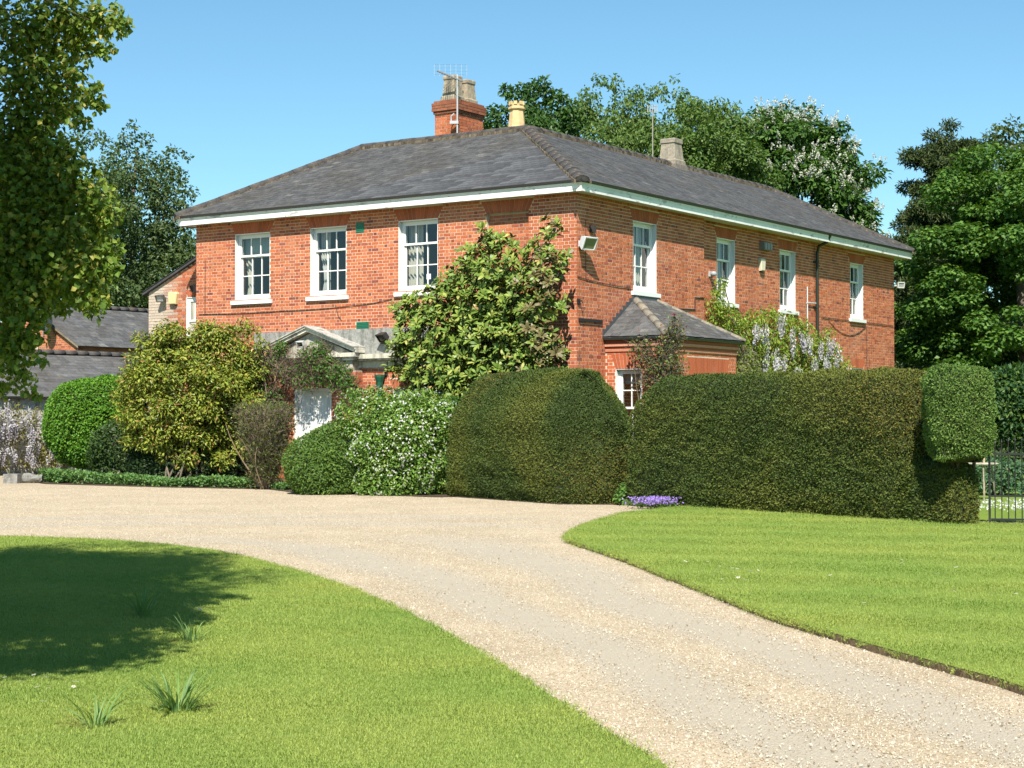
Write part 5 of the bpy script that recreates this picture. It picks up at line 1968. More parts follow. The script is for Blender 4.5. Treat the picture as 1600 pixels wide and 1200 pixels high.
for (u, v, Y, rad) in ((188, 38, 11.4, .10), (160, 22, 11.5, .16), (130, 40, 11.6, .20), (95, 25, 11.7, .25), (160, 72, 11.5, .09), (125, 75, 11.6, .14), (70, 65, 11.7, .26), (30, 40, 11.6, .30), (20, 110, 11.5, .28), (75, 115, 11.6, .20), (112, 118, 11.5, .12), (135, 145, 11.4, .13), (150, 162, 11.4, .07), (95, 150, 11.5, .18), (50, 160, 11.5, .24), (108, 178, 11.4, .10), (125, 190, 11.5, .07), (60, 190, 11.4, .2), (20, 200, 11.5, .28),
                       (60, 235, 11.3, .20), (95, 240, 11.3, .16), (30, 270, 11.3, .26), (80, 285, 11.2, .2), (120, 275, 11.2, .16), (150, 300, 11.1, .14), (110, 325, 11.2, .18), (60, 330, 11.2, .24), (20, 345, 11.2, .26), (150, 345, 11.1, .14), (172, 330, 11.0, .09), (130, 375, 11.1, .17), (165, 395, 11.0, .12), (80, 385, 11.1, .24), (30, 400, 11.2, .26), (178, 420, 11.0, .07), (150, 430, 11.0, .14), (110, 425, 11.0, .18), (60, 435, 11.1, .22), (150, 468, 10.9, .09), (130, 460, 11.0, .12), (148, 488, 10.9, .06),
                       (20, 460, 11.1, .22), (50, 475, 11.0, .16), (30, 510, 11.0, .16), (52, 525, 10.9, .10), (8, 535, 11.0, .16), (28, 555, 10.9, .11), (62, 560, 10.9, .06), (40, 580, 10.9, .07), (10, 590, 10.9, .10), (45, 608, 10.85, .05), (20, 545, 10.9, .09), (55, 618, 10.85, .035)):
    p = px2(u, v, Y)
    boughs.append((p[0], p[1], p[2], rad))
boughs = np.array(boughs)
boughs[boughs[:, 2] > 3.45, 3] *= 0.86
back = boughs[boughs[:, 2] < 3.5].copy()
kb = (back[:, 1] + r.uniform(0.3, 1.0, len(back))) / back[:, 1]
back[:, 2] = 1.6 + (back[:, 2] - 1.6) * kb
back[:, 0] = back[:, 0] * kb - 0.22
back[:, 1] *= kb
back[:, 3] *= 1.05
lime = thing("lime_tree", "lime tree with drooping yellow-green boughs reaching in from the left edge", "tree")
g = Geo()
woody(g, (-6.6, 9.9, -0.1), (-6.0, 9.7, 9.0), 0.26, main[main[:, 0] < -4.2], r, 40, (0.15, 0.125, 0.10))
for q in boughs[::3]:
    limb(g, (-5.2, 11.3, q[2] + 0.3 + 1.6 * r.random()), q[:3] + np.array((-0.1, 0.1, 0)), 0.010, 0.003, r, 0.09, col=(0.10, 0.085, 0.06))
part("trunk", g, M_WOOD, lime, True)
P, T, Nn = clump_leaves(main, 165, r, 0.5, 0.5, 0.5, 0.8)
P2, T2, N2 = clump_leaves(boughs, 210, r, 0.45, 0.45, 0.6, 0.85, droop=0.5)
P3, T3, N3 = clump_leaves(back, 180, r, 0.45, 0.45, 0.6, 0.85, droop=0.5)
g = Geo()
Pa, Ta, Na = np.vstack([P, P3]), np.vstack([T, T3]), np.vstack([Nn, N3])
sz = r.uniform(0.036, 0.062, len(Pa)) * np.where(np.arange(len(Pa)) < len(P), 2.0, 1.0)
add_leaves(g, Pa, Ta, Na, sz, sz * 0.85, pal_cols(len(Pa), LIME_PAL, LIME_W, r), 0.15, 0.18)
# of the bough leaves the nearest ones in view are leaves of their own
uu = 800 + 2694.3 * P2[:, 0] / P2[:, 1]
vv = 657.5 - 2694.3 * (P2[:, 2] - 1.6) / P2[:, 1]
inv = np.where((uu > 4) & (uu < 230) & (vv > 4))[0]
own = inv[np.argsort(P2[inv, 1] + r.uniform(0, 0.35, len(inv)))[:300]]
rest = np.setdiff1d(np.arange(len(P2)), own)
sz2 = r.uniform(0.032, 0.058, len(P2))
add_leaves(g, P2[rest], T2[rest], N2[rest], sz2[rest], sz2[rest] * 0.85, pal_cols(len(rest), LIME_PAL, LIME_W, r), 0.15, 0.18)
crown = part("crown", g, M_LEAF, lime)
leaf_objects(crown, P2[own], T2[own], N2[own], sz2[own], sz2[own] * 0.9, [leaf_piece([x * 1.3 for x in c], M_LEAF) for c in LIME_PAL[:3] + LIME_PAL[1:4]], r)

r = np.random.default_rng(311)
cl = np.vstack([env_clumps((-16.9, 76, 9.0), (3.3, 3.0, 4.8), 130, r, (0.5, 0.95), 0.35, 0.2, 2.4, 5, 2.0)] + [np.array([(px2(u, v, 76)) + (q,)]) for u, v, q in ((205, 195, .3), (195, 215, .5), (225, 215, .4), (180, 235, .7), (220, 250, .8), (268, 235, .35), (255, 255, .6), (290, 245, .25), (278, 275, .5), (150, 215, .5), (120, 220, .6), (295, 300, .4), (285, 330, .6))])
tree("birch_tree", "tall grey-green tree behind the outbuildings on the left", (-16.6, 76), 13.5, 0.28, cl, 210, 0.19, 0.105, ((0.045, 0.080, 0.026), (0.065, 0.10, 0.03), (0.085, 0.12, 0.038)), (0.4, 0.4, 0.2), 312, up=0.3, rnd=0.7, flat=0.85)
r = np.random.default_rng(321)
cl = np.vstack([env_clumps((1.0, 72, 11.2), (2.6, 2.6, 3.6), 110, r, (0.45, 0.8), 0.4, 0.2, 2.6, 7)] + [np.array([(px2(u, v, 72)) + (q,)]) for u, v, q in ((792, 140, .35), (800, 146, .25), (822, 140, .5), (845, 130, .45), (850, 145, .5), (775, 175, .5), (765, 190, .6), (755, 200, .5), (870, 150, .5), (815, 165, .7), (885, 170, .6), (895, 190, .6), (870, 185, .7), (840, 180, .7))])
tree("ash_tree", "dark green tree rising just behind the buff chimney pot", (1.0, 72), 13.5, 0.25, cl, 230, 0.24, 0.11, ((0.030, 0.075, 0.016), (0.045, 0.10, 0.02), (0.062, 0.125, 0.026)), (0.4, 0.4, 0.2), 322, up=0.4, flat=0.7)
r = np.random.default_rng(331)
cl = np.vstack([env_clumps((5.3, 74, 11.4), (3.9, 3.0, 4.2), 190, r, (0.5, 0.9), 0.35, 0.2, 2.8, 9)] + [np.array([(px2(u, v, 74)) + (q,)]) for u, v, q in ((935, 122, .35), (960, 128, .45), (1055, 120, .2), (1030, 140, .5), (1000, 150, .7), (920, 150, .6), (1065, 145, .4), (980, 160, .8), (1080, 165, .6), (900, 165, .5), (905, 180, .7), (925, 175, .7), (1100, 172, .6), (1120, 168, .6), (1140, 172, .6), (1125, 190, .8), (1150, 188, .6), (1095, 190, .8))])
tree("birch_tree", "feathery pale green tree behind the long roof ridge", (5.3, 74), 14.5, 0.28, cl, 260, 0.18, 0.09, ((0.06, 0.11, 0.022), (0.085, 0.145, 0.03), (0.115, 0.17, 0.04)), (0.35, 0.4, 0.25), 332, up=0.2, rnd=0.8, flat=0.9, droop=0.9)
r = np.random.default_rng(341)
cl = env_clumps((8.5, 71, 10.3), (2.7, 2.4, 4.3), 140, r, (0.45, 0.8), 0.45, 0.18, 3, 11)
tree("field_maple", "mid green bushy tree between the pale tree and the flowering chestnut", (8.5, 71), 12, 0.24, cl, 240, 0.17, 0.10, ((0.05, 0.10, 0.018), (0.075, 0.13, 0.024), (0.10, 0.155, 0.03)), (0.35, 0.45, 0.2), 342, up=0.45, flat=0.7)
# horse chestnut in flower
r = np.random.default_rng(351)
cl = env_clumps((11.95, 77, 9.5), (4.5, 3.5, 6.2), 430, r, (0.5, 0.85), 0.74, 0.05, 2.6, 13, 2.5)
ch, crown = tree("horse_chestnut", "horse chestnut tree covered in creamy flower candles behind the house", (12.7, 77), 13, 0.4, cl, 190, 0.28, 0.13, ((0.036, 0.085, 0.016), (0.055, 0.12, 0.02), (0.075, 0.15, 0.027)), (0.4, 0.4, 0.2), 352, up=0.7, rnd=0.35, flat=0.75)
g = Geo()
vis = np.where((cl[:, 1] < 77.8) | (cl[:, 2] > 13.5))[0]
ci = np.repeat(vis, 4)
n = len(ci)
d = unit(unit((cl[ci, :3] - np.array((11.95, 77, 9.5))) / (4.6, 3.5, 6.3)) * 0.9 + r.normal(size=(n, 3)) * 0.65 + (0, -0.35, 0.25))
P = cl[ci, :3] + d * cl[ci, 3:4] * (1, 1, 0.8) * r.uniform(0.95, 1.12, (n, 1))
for i in range(n):
    if P[i, 2] < 3:
        continue
    h, w_ = r.uniform(0.24, 0.36), r.uniform(0.05, 0.07)
    ax = unit(np.array([d[i, 0] * 0.4, d[i, 1] * 0.4, 1.0]) + r.normal(size=3) * 0.12)
    m = 22
    f = r.random(m)
    dd = unit(r.normal(size=(m, 3)))
    Q = P[i] + ax * (f * h)[:, None] + dd * (w_ * (1.05 - f))[:, None]
    c = np.tile((0.72, 0.71, 0.60), (m, 1)) * r.uniform(0.8, 1.15, (m, 1))
    add_leaves(g, Q, unit(dd + ax * 0.3), unit(r.normal(size=(m, 3))), 0.07, 0.065, c)
part("flower_candles", g, M_PETAL, ch, kind="stuff")
r = np.random.default_rng(361)
cl = []
for lv in range(26):
    f = lv / 25
    zc = 3.0 + 9.9 * f
    rad = 2.7 * (1 - 0.42 * f ** 1.6) * r.uniform(0.7, 1.12)
    for q in range(int(17 - 7 * f)):
        a = r.uniform(0, 6.28)
        rr2 = rad * r.uniform(0.45, 1.0)
        cl.append((17.3 + math.cos(a) * rr2 + 0.5 * f, 70 + math.sin(a) * rr2 * 0.8, zc + r.normal(0, 0.4) - rr2 * 0.12, r.uniform(0.35, 0.7)))
tree("cypress_tree", "dark olive conifer with ragged sprays behind the end of the house", (17.3, 70), 12.8, 0.35, np.array(cl), 330, 0.22, 0.055, ((0.034, 0.054, 0.017), (0.050, 0.072, 0.022), (0.075, 0.095, 0.028)), (0.4, 0.4, 0.2), 362, M_NEEDLE, up=0.25, rnd=0.5, flat=0.5, droop=0.1, out=0.6, nlimb=3)
r = np.random.default_rng(371)
cl = env_clumps((17.1, 57.5, 5.2), (4.3, 3.2, 5.9), 520, r, (0.42, 0.8), 0.5, 0.12, 2.6, 17, 0.7)
tree("sycamore_tree", "broad green sycamore in layered sprays to the right of the house", (17.1, 57.5), 9.5, 0.35, cl, 260, 0.14, 0.12, ((0.042, 0.10, 0.017), (0.065, 0.14, 0.022), (0.095, 0.18, 0.03)), (0.35, 0.42, 0.23), 372, up=0.9, rnd=0.35, flat=0.5, out=0.45, nlimb=6)
r = np.random.default_rng(381)
cl = env_clumps((20.6, 64, 9.0), (3.8, 3.0, 5.2), 190, r, (0.5, 0.9), 0.4, 0.15, 2.6, 19)
tree("oak_tree", "olive green tree top showing behind the sycamore at the right edge", (20.6, 64), 12, 0.35, cl, 150, 0.2, 0.10, ((0.045, 0.075, 0.02), (0.065, 0.095, 0.026), (0.085, 0.115, 0.032)), (0.4, 0.4, 0.2), 382, up=0.4)
# far wood: one mass
r = np.random.default_rng(391)
cl = []
for k in range(420):
    x = r.uniform(-75, 75)
    cl.append((x, 112 + r.uniform(-5, 5), r.uniform(0.5, 9.5) + 1.5 * math.sin(x * 0.3), r.uniform(1.3, 2.4)))
P, T, Nn = clump_leaves(np.array(cl), 80, r, 0.5, 0.5, 0.5, 0.8)
g = Geo()
add_leaves(g, P, T, Nn, 0.6, 0.4, pal_cols(len(P), ((0.03, 0.06, 0.016), (0.045, 0.085, 0.02)), (0.5, 0.5), r))
o = single("distant_wood", g, M_LEAF, "dark belt of distant woodland behind the house", "wood")
o["kind"] = "stuff"
shrub("yard_shrub", "dark rounded bushes behind the brick outbuilding roof", (-15.6, 80, 3.4), (5.0, 2.0, 3.7), 9000, 0.22, 0.14, ((0.045, 0.08, 0.02), (0.065, 0.10, 0.026)), (0.5, 0.5), 395)

# ------------------------------------------------------------------ border shrubs in front of the house
shrub("box_shrub", "clipped bright green rounded bush beside the lilac wisteria wall", (-11.35, 47.2, 1.50), (1.36, 1.2, 1.28), 34000, 0.07, 0.045, ((0.062, 0.16, 0.012), (0.085, 0.20, 0.016), (0.12, 0.24, 0.02)), (0.4, 0.4, 0.2), 401, amp=0.06, deep=0.12, sup=2.6, zmin=0.32, core=0.86, out=0.8, up=0.5)
sub = thing("pieris_shrub", "tall bushy yellow-green shrub with reddish leaves left of the front door", "shrub")
r = np.random.default_rng(402)
cl = np.vstack([env_clumps((-8.15, 43.6, 2.25), (1.75, 1.05, 1.75), 230, r, (0.24, 0.42), 0.45, 0.12, 3, 21, 0.6)] + [np.array([(px2(u, v, 43.4)) + (q,)]) for u, v, q in ((395, 520, .25), (405, 540, .25), (410, 580, .3), (220, 530, .28), (205, 560, .25), (260, 520, .25), (320, 525, .3), (360, 520, .3), (195, 600, .2), (190, 650, .2), (200, 690, .22), (400, 620, .25), (340, 540, .32), (375, 545, .32), (350, 570, .35), (390, 560, .3), (365, 600, .35), (330, 560, .35), (385, 590, .32), (345, 515, .25), (380, 510, .25), (240, 545, .3), (225, 580, .32), (215, 620, .3), (260, 715, .25), (340, 720, .3), (380, 700, .3), (405, 660, .25), (300, 530, .3))])
P, T, Nn = clump_leaves(cl, 210, r, 0.6, 0.5, 0.45, 0.8)
g = Geo()
sz = r.uniform(0.6, 1.3, len(P))
add_leaves(g, P, T, Nn, 0.115 * sz, 0.048 * sz, pal_cols(len(P), ((0.105, 0.15, 0.02), (0.17, 0.21, 0.025), (0.25, 0.265, 0.04), (0.24, 0.13, 0.05)), (0.3, 0.36, 0.27, 0.07), r))
part("foliage", g, M_LEAF_GLOSSY, sub)
g = Geo()
for k in range(11):
    a = r.uniform(0, 6.28)
    b0 = np.array((-8.2 + 0.5 * math.cos(a), 43.3 + 0.3 * math.sin(a), -0.03))
    limb(g, b0, cl[int(r.integers(len(cl))), :3], 0.03, 0.01, r, 0.06, col=(0.17, 0.14, 0.10))
part("stem", g, M_WOOD, sub, True)
# dry twiggy shrub and climber at the door
r = np.random.default_rng(411)
br = thing("twiggy_shrub", "brown twiggy half-bare bush left of the white front door", "shrub")
n = 2600
c0 = np.array((-5.75, 40.3, 0.0))
a = r.uniform(0, 6.28, n)
hh = r.random(n)
P0 = c0 + np.column_stack([np.cos(a) * 0.62 * (0.22 + hh * 0.8) * np.sqrt(r.random(n)), np.sin(a) * 0.5 * (0.22 + hh * 0.8) * np.sqrt(r.random(n)), 0.05 + hh * 1.75])
D = unit(np.column_stack([np.cos(a) * 0.6, np.sin(a) * 0.6, 0.7 + r.normal(0, 0.4, n)]))
g = Geo()
twigs(g, P0, D, r.uniform(0.15, 0.45, n), r, 0.005, (0.20, 0.155, 0.115))
for k in range(14):
    limb(g, c0 + (r.normal(0, 0.1), r.normal(0, 0.08), -0.02), c0 + (r.normal(0, 0.4), r.normal(0, 0.3), r.uniform(0.9, 1.7)), 0.02, 0.006, r, 0.08, col=(0.24, 0.17, 0.11))
part("twigs", g, M_TWIG, br)
k = r.choice(n, 6500)
g = Geo()
add_leaves(g, P0[k] + D[k] * 0.25, unit(D[k] + r.normal(size=(6500, 3)) * 0.6), unit(r.normal(size=(6500, 3)) + (0, -0.3, 0.6)), 0.08, 0.03, pal_cols(6500, ((0.075, 0.10, 0.032), (0.12, 0.13, 0.045)), (0.5, 0.5), r))
part("foliage", g, M_LEAF, br)
cb = thing("door_climber", "half-bare brown climber with a green patch over the front door pediment", "climber")
pts, gpts = [], []
for (u, v, rad, nt_, gr) in ((400, 590, .35, 300, .25), (430, 560, .4, 420, .12), (455, 580, .45, 480, .1), (480, 560, .35, 300, .25), (425, 620, .36, 420, .25), (475, 595, .3, 200, .3), (420, 640, .4, 420, .25), (405, 560, .35, 250, .2), (510, 570, .35, 200, .9), (530, 585, .33, 160, 1.0), (500, 550, .3, 160, .8), (545, 600, .25, 120, 1.0), (555, 620, .2, 100, 1.0), (500, 590, .25, 120, .5), (440, 545, .2, 120, .6), (425, 680, .35, 350, .3), (400, 660, .35, 300, .3), (525, 600, .22, 90, .7)):
    d = ray_d = np.array([(u - 800) / 2694.3, 1.0, (657.5 - v) / 2694.3])
    tt = ((-0.48) + CORNER @ WR) / (d[:2] @ WR)
    p = d * tt + (0, 0, 1.6)
    off = unit(r.normal(size=(nt_, 3))) * (r.random(nt_) ** 0.5)[:, None] * rad * (1, 0.5, 1)
    pts.append(p + off)
    m = int(nt_ * gr * 2.2)
    gpts.append(p + unit(r.normal(size=(m, 3))) * (r.random(m) ** 0.5)[:, None] * rad * (1, 0.5, 1) - np.array([0, 0.08, 0]))
pts, gpts = np.vstack(pts), np.vstack(gpts)
g = Geo()
twigs(g, pts, unit(r.normal(size=pts.shape) + (0.2, -0.2, 0.1)), r.uniform(0.12, 0.42, len(pts)), r, 0.006, (0.19, 0.135, 0.095))
for k in range(9):
    a0 = np.array(PF(8.75 + r.normal(0, 0.15), 0.0, 0.55 + r.normal(0, 0.08)))
    limb(g, a0, pts[int(r.integers(700))], 0.025, 0.008, r, 0.06, col=(0.22, 0.16, 0.11))
part("twigs", g, M_TWIG, cb)
g = Geo()
m = len(gpts)
add_leaves(g, gpts, unit(r.normal(size=(m, 3)) + (0, -0.4, -0.2)), unit(r.normal(size=(m, 3)) * 0.5 + (0, -0.6, 0.6)), 0.085, 0.042, pal_cols(m, ((0.045, 0.11, 0.018), (0.065, 0.15, 0.022), (0.10, 0.17, 0.03)), (0.4, 0.4, 0.2), r))
part("foliage", g, M_LEAF, cb)
shrub("dome_shrub", "low plain green dome bush in front of the front door", (-4.02, 37.75, 0.58), (0.88, 0.8, 0.92), 24000, 0.075, 0.028, ((0.07, 0.135, 0.026), (0.10, 0.175, 0.034), (0.135, 0.21, 0.042)), (0.4, 0.4, 0.2), 421, amp=0.11, deep=0.2, zmin=0.03, core=0.8)
shrub("choisya_shrub", "large bush speckled with white blossom beside the yew mound", (-2.42, 37.75, 0.92), (1.30, 1.1, 1.22), 30000, 0.085, 0.038, ((0.07, 0.14, 0.022), (0.11, 0.20, 0.03), (0.17, 0.25, 0.045)), (0.35, 0.4, 0.25), 422, M_LEAF_GLOSSY, amp=0.20, deep=0.32, zmin=0.03, sup=2.5, core=0.64, freq=3.4, flowers=(2400, 0.026, (0.78, 0.78, 0.74), "blossom"))
shrub("garden_shrub", "small green shrub poking up behind the blossom bush under the magnolia", (-1.35, 38.6, 1.55), (0.42, 0.4, 0.55), 3000, 0.11, 0.05, ((0.045, 0.11, 0.018), (0.07, 0.15, 0.024)), (0.5, 0.5), 423, core=0.5)
shrub("garden_shrub", "small green shrub between the downpipe and the ground-floor window", tuple(np.array(PF(5.2, 1.55, 0.55))), (0.22, 0.3, 0.55), 1500, 0.10, 0.05, ((0.07, 0.14, 0.02), (0.13, 0.19, 0.03)), (0.5, 0.5), 424, core=0.0)
shrub("garden_shrub", "dark low bush under the tall yellow-green shrub", (-8.2, 44.0, 0.4), (1.6, 0.8, 0.6), 5000, 0.08, 0.04, ((0.02, 0.045, 0.012), (0.03, 0.06, 0.015)), (0.5, 0.5), 425, core=0.6)
shrub("garden_shrub", "dark laurel between the bright green bush and the tall yellow-green shrub", (-10.15, 45.6, 0.8), (1.05, 0.7, 0.95), 7000, 0.1, 0.05, ((0.03, 0.06, 0.015), (0.045, 0.085, 0.02)), (0.5, 0.5), 426, core=0.6)
# ground cover strip along the bed
r = np.random.default_rng(431)
line = np.array([(-12.4, 45.2), (-11.6, 43.9), (-8.4, 41.7), (-5.8, 40.5), (-5.2, 39.6)])
n = 14000
f = r.random(n) * 4
i = np.minimum(f.astype(int), 3)
f -= i
Q = line[i] * (1 - f)[:, None] + line[i + 1] * f[:, None]
w_ = r.random(n)
hh = (0.30 + 0.12 * noise3(np.column_stack([Q, 0 * f]), 41, 1.6)) * np.clip((-4.6 - Q[:, 0]) / 3.2, 0.35, 1)
P = np.column_stack([Q + np.outer(w_, (0.35, 0.95)) * 0.9, hh * np.sqrt(r.random(n)) * (1 - 0.3 * w_)])
g = Geo()
add_leaves(g, P, unit(r.normal(size=(n, 3)) + (0, -0.3, 0.4)), unit(r.normal(size=(n, 3)) * 0.5 + (0, -0.2, 0.9)), 0.085, 0.055, pal_cols(n, ((0.075, 0.16, 0.045), (0.105, 0.20, 0.055), (0.13, 0.23, 0.06)), (0.4, 0.4, 0.2), r))
o = single("ground_cover", g, M_LEAF, "low green leafy ground cover edging the bed along the gravel", "ground cover")
o["kind"] = "stuff"
# purple bellflowers and a green self-sown plant between the hedges
r = np.random.default_rng(441)
pc = thing("bellflower_patch", "low patch of purple bellflowers at the foot of the long hedge", "flowers")
n = 500
P = np.array((2.62, 31.35, 0.03)) + np.column_stack([r.normal(0, 0.25, n), r.normal(0, 0.2, n), r.random(n) * 0.14])
g = Geo()
add_leaves(g, P, unit(r.normal(size=(n, 3)) + (0, 0, 0.6)), unit(r.normal(size=(n, 3)) + (0, -0.5, 0.6)), 0.06, 0.03, pal_cols(n, ((0.05, 0.10, 0.03), (0.07, 0.13, 0.03)), (0.5, 0.5), r))
part("foliage", g, M_LEAF, pc)
n = 420
P = np.array((2.60, 31.25, 0.10)) + np.column_stack([r.normal(0, 0.22, n), r.normal(0, 0.18, n), r.random(n) * 0.12])
g = Geo()
for q in range(3):
    add_leaves(g, P, unit(r.normal(size=(n, 3)) + (0, -0.2, 0.3)), unit(r.normal(size=(n, 3)) + (0, -0.8, 0.5)), 0.03, 0.028, pal_cols(n, ((0.30, 0.20, 0.58), (0.38, 0.27, 0.66)), (0.5, 0.5), r))
part("blossom", g, M_PETAL, pc, kind="stuff")
shrub("garden_shrub", "small bright green plant in the gap between the two hedges", (2.16, 32.75, 0.16), (0.2, 0.18, 0.22), 500, 0.09, 0.05, ((0.07, 0.15, 0.03), (0.10, 0.19, 0.035)), (0.5, 0.5), 443, core=0.0, stems=2)

# ------------------------------------------------------------------ magnolia against the front wall
M_MAG, nt, b = new_mat("magnolia_leaf")
a_ = N(nt, "ShaderNodeAttribute", attribute_name="Col")
gn = N(nt, "ShaderNodeNewGeometry")
cc_ = mixc(nt, gn.outputs["Backfacing"], a_.outputs["Color"], (0.14, 0.115, 0.045))
nt.links.new(cc_, b.inputs["Base Color"])
b.inputs["Roughness"].default_value = 0.42
b.inputs["Specular IOR Level"].default_value = 0.3
r = np.random.default_rng(501)
MAG = [(1.8, 5.81, 0.30), (2.19, 5.39, 0.32), (1.44, 5.57, 0.33), (0.14, 5.85, 0.27), (0.31, 5.36, 0.33), (-0.05, 5.27, 0.2), (2.43, 4.96, 0.42), (1.71, 4.93, 0.55), (0.92, 4.96, 0.5), (0.23, 4.86, 0.4), (2.98, 4.84, 0.3), (3.07, 4.39, 0.48), (2.34, 4.29, 0.59), (1.53, 4.26, 0.61), (0.74, 4.23, 0.58), (0.09, 4.28, 0.34), (3.72, 4.12, 0.48), (4.2, 4.21, 0.33), (3.07, 3.65, 0.63), (2.16, 3.55, 0.65), (1.27, 3.52, 0.64), (0.48, 3.5, 0.5), (0.0, 3.2, 0.28), (4.01, 3.52, 0.5), (4.39, 3.31, 0.3), (4.19, 2.85, 0.42), (3.44, 2.91, 0.6), (2.52, 2.82, 0.65), (1.62, 2.73, 0.64), (0.74, 2.86, 0.55), (0.06, 2.78, 0.3), (3.25, 2.31, 0.5), (2.34, 2.15, 0.59), (1.44, 2.14, 0.58), (3.81, 2.46, 0.32), (2.7, 1.71, 0.39), (1.98, 1.56, 0.44)]
mg = thing("magnolia_tree", "large glossy-leaved evergreen magnolia trained against the front wall", "tree")
cl = np.array([Hp(a, -0.72 - 0.35 * min(1, q / 0.6), z) + (q,) for a, z, q in MAG])
g = Geo()
woody(g, Hp(2.3, -0.5, -0.05), Hp(1.9, -0.6, 5.4), 0.10, cl, r, 30, (0.15, 0.13, 0.10), 0.12)
for q in cl:
    limb(g, Hp(2.0 + r.normal(0, 0.5), -0.45, max(0.8, q[2] - 1.2)), q[:3], 0.03, 0.01, r, 0.08, col=(0.15, 0.13, 0.10))
part("trunk", g, M_WOOD, mg, True)
Pm, Tm, Nm = [], [], []
for q in cl:
    nr_ = int(60 * (q[3] / 0.5) ** 2)
    for k in range(nr_):
        d = unit(r.normal(size=3))
        p = q[:3] + d * q[3] * r.random() ** 0.45 * (1, 0.85, 1)
        bb_ = (p[:2] - CORNER) @ WR
        if bb_ > -0.10:
            continue
        ax = unit(d * 0.6 + np.array((-WR[0] * 0.4, -WR[1] * 0.4, 0.7)) + r.normal(size=3) * 0.25)
        u_ = unit(np.cross(ax, r.normal(size=3)))
        v_ = np.cross(ax, u_)
        m = int(r.integers(6, 10))
        for j in range(m):
            an = j * 2.4 + r.normal(0, 0.2)
            rad_ = u_ * math.cos(an) + v_ * math.sin(an)
            lift = r.uniform(0.15, 0.95)
            t_ = unit(rad_ + ax * lift)
            Pm.append(p + rad_ * 0.012 + ax * 0.02 * j * 0.3)
            Tm.append(t_)
            Nm.append(unit(ax - rad_ * lift * 0.8 + r.normal(size=3) * 0.12))
Pm, Tm, Nm = np.array(Pm), np.array(Tm), np.array(Nm)
Lm = r.uniform(0.12, 0.215, len(Pm))
MPAL = ((0.075, 0.125, 0.02), (0.11, 0.165, 0.025), (0.16, 0.205, 0.035), (0.22, 0.23, 0.05), (0.26, 0.17, 0.065))
MW = (0.32, 0.36, 0.2, 0.10, 0.02)
dep = Pm[:, 1] - 0.3 * Pm[:, 2] * 0 + r.uniform(0, 0.25, len(Pm))
own = np.argsort(dep)[:300]
rest = np.setdiff1d(np.arange(len(Pm)), own)
g = Geo()
S = unit(np.cross(Tm, Nm))
Nm = unit(np.cross(S, Tm))
Pq, Tq, Sq, Nq, Lq = Pm[rest], Tm[rest], S[rest], Nm[rest], Lm[rest][:, None]
Wq = Lq * 0.38
V = np.stack([Pq, Pq + Tq * Lq * 0.35 + Sq * Wq * 0.46 + Nq * Lq * 0.05, Pq + Tq * Lq * 0.72 + Sq * Wq * 0.42 + Nq * Lq * 0.04, Pq + Tq * Lq - Nq * Lq * 0.10, Pq + Tq * Lq * 0.72 - Sq * Wq * 0.42 + Nq * Lq * 0.04, Pq + Tq * Lq * 0.35 - Sq * Wq * 0.46 + Nq * Lq * 0.05], 1)
F = (np.arange(len(rest))[:, None, None] * 6 + np.array([[0, 1, 5], [1, 4, 5], [1, 2, 4], [2, 3, 4]])[None]).reshape(-1, 3)
g.add(V.reshape(-1, 3), F, np.repeat(pal_cols(len(rest), MPAL, MW, r), 6, axis=0))
mcrown = part("crown", g, M_MAG, mg)


def mag_piece(c):
    g = Geo()
    V = [(0, 0, 0), (0.35, 0.46, 0.05), (0.72, 0.42, 0.04), (1, 0, -0.10), (0.72, -0.42, 0.04), (0.35, -0.46, 0.05)]
    g.add(V, [[0, 1, 5], [1, 4, 5], [1, 2, 4], [2, 3, 4]], [x * 1.3 for x in c])
    return g.mesh("leaf", M_MAG)


leaf_objects(mcrown, Pm[own], Tm[own], Nm[own], Lm[own], Lm[own] * 0.38, [mag_piece(c) for c in MPAL[:4]], r)


# ------------------------------------------------------------------ wisterias
def raceme_mesh(col0, col1, seed, length=1.0):
    r = np.random.default_rng(seed)
    g = Geo()
    tube(g, [(0, 0, 0.05), (0, 0, -0.5 * length), (0, 0, -length)], [0.03, 0.025, 0.01], 4, col0)
    m = 46
    f = r.random(m)
    d = unit(r.normal(size=(m, 3)) * (1, 1, 0.4))
    P = np.column_stack([0 * f, 0 * f, -f * length]) + d * (0.16 * (1.05 - f ** 1.3))[:, None]
    c = np.outer(1 - f, col0) + np.outer(f, col1)
    add_leaves(g, P, unit(d + (0, 0, -0.4)), unit(r.normal(size=(m, 3))), 0.17, 0.14, c * r.uniform(0.8, 1.15, (m, 1)))
    return g.mesh("raceme", M_PETAL)


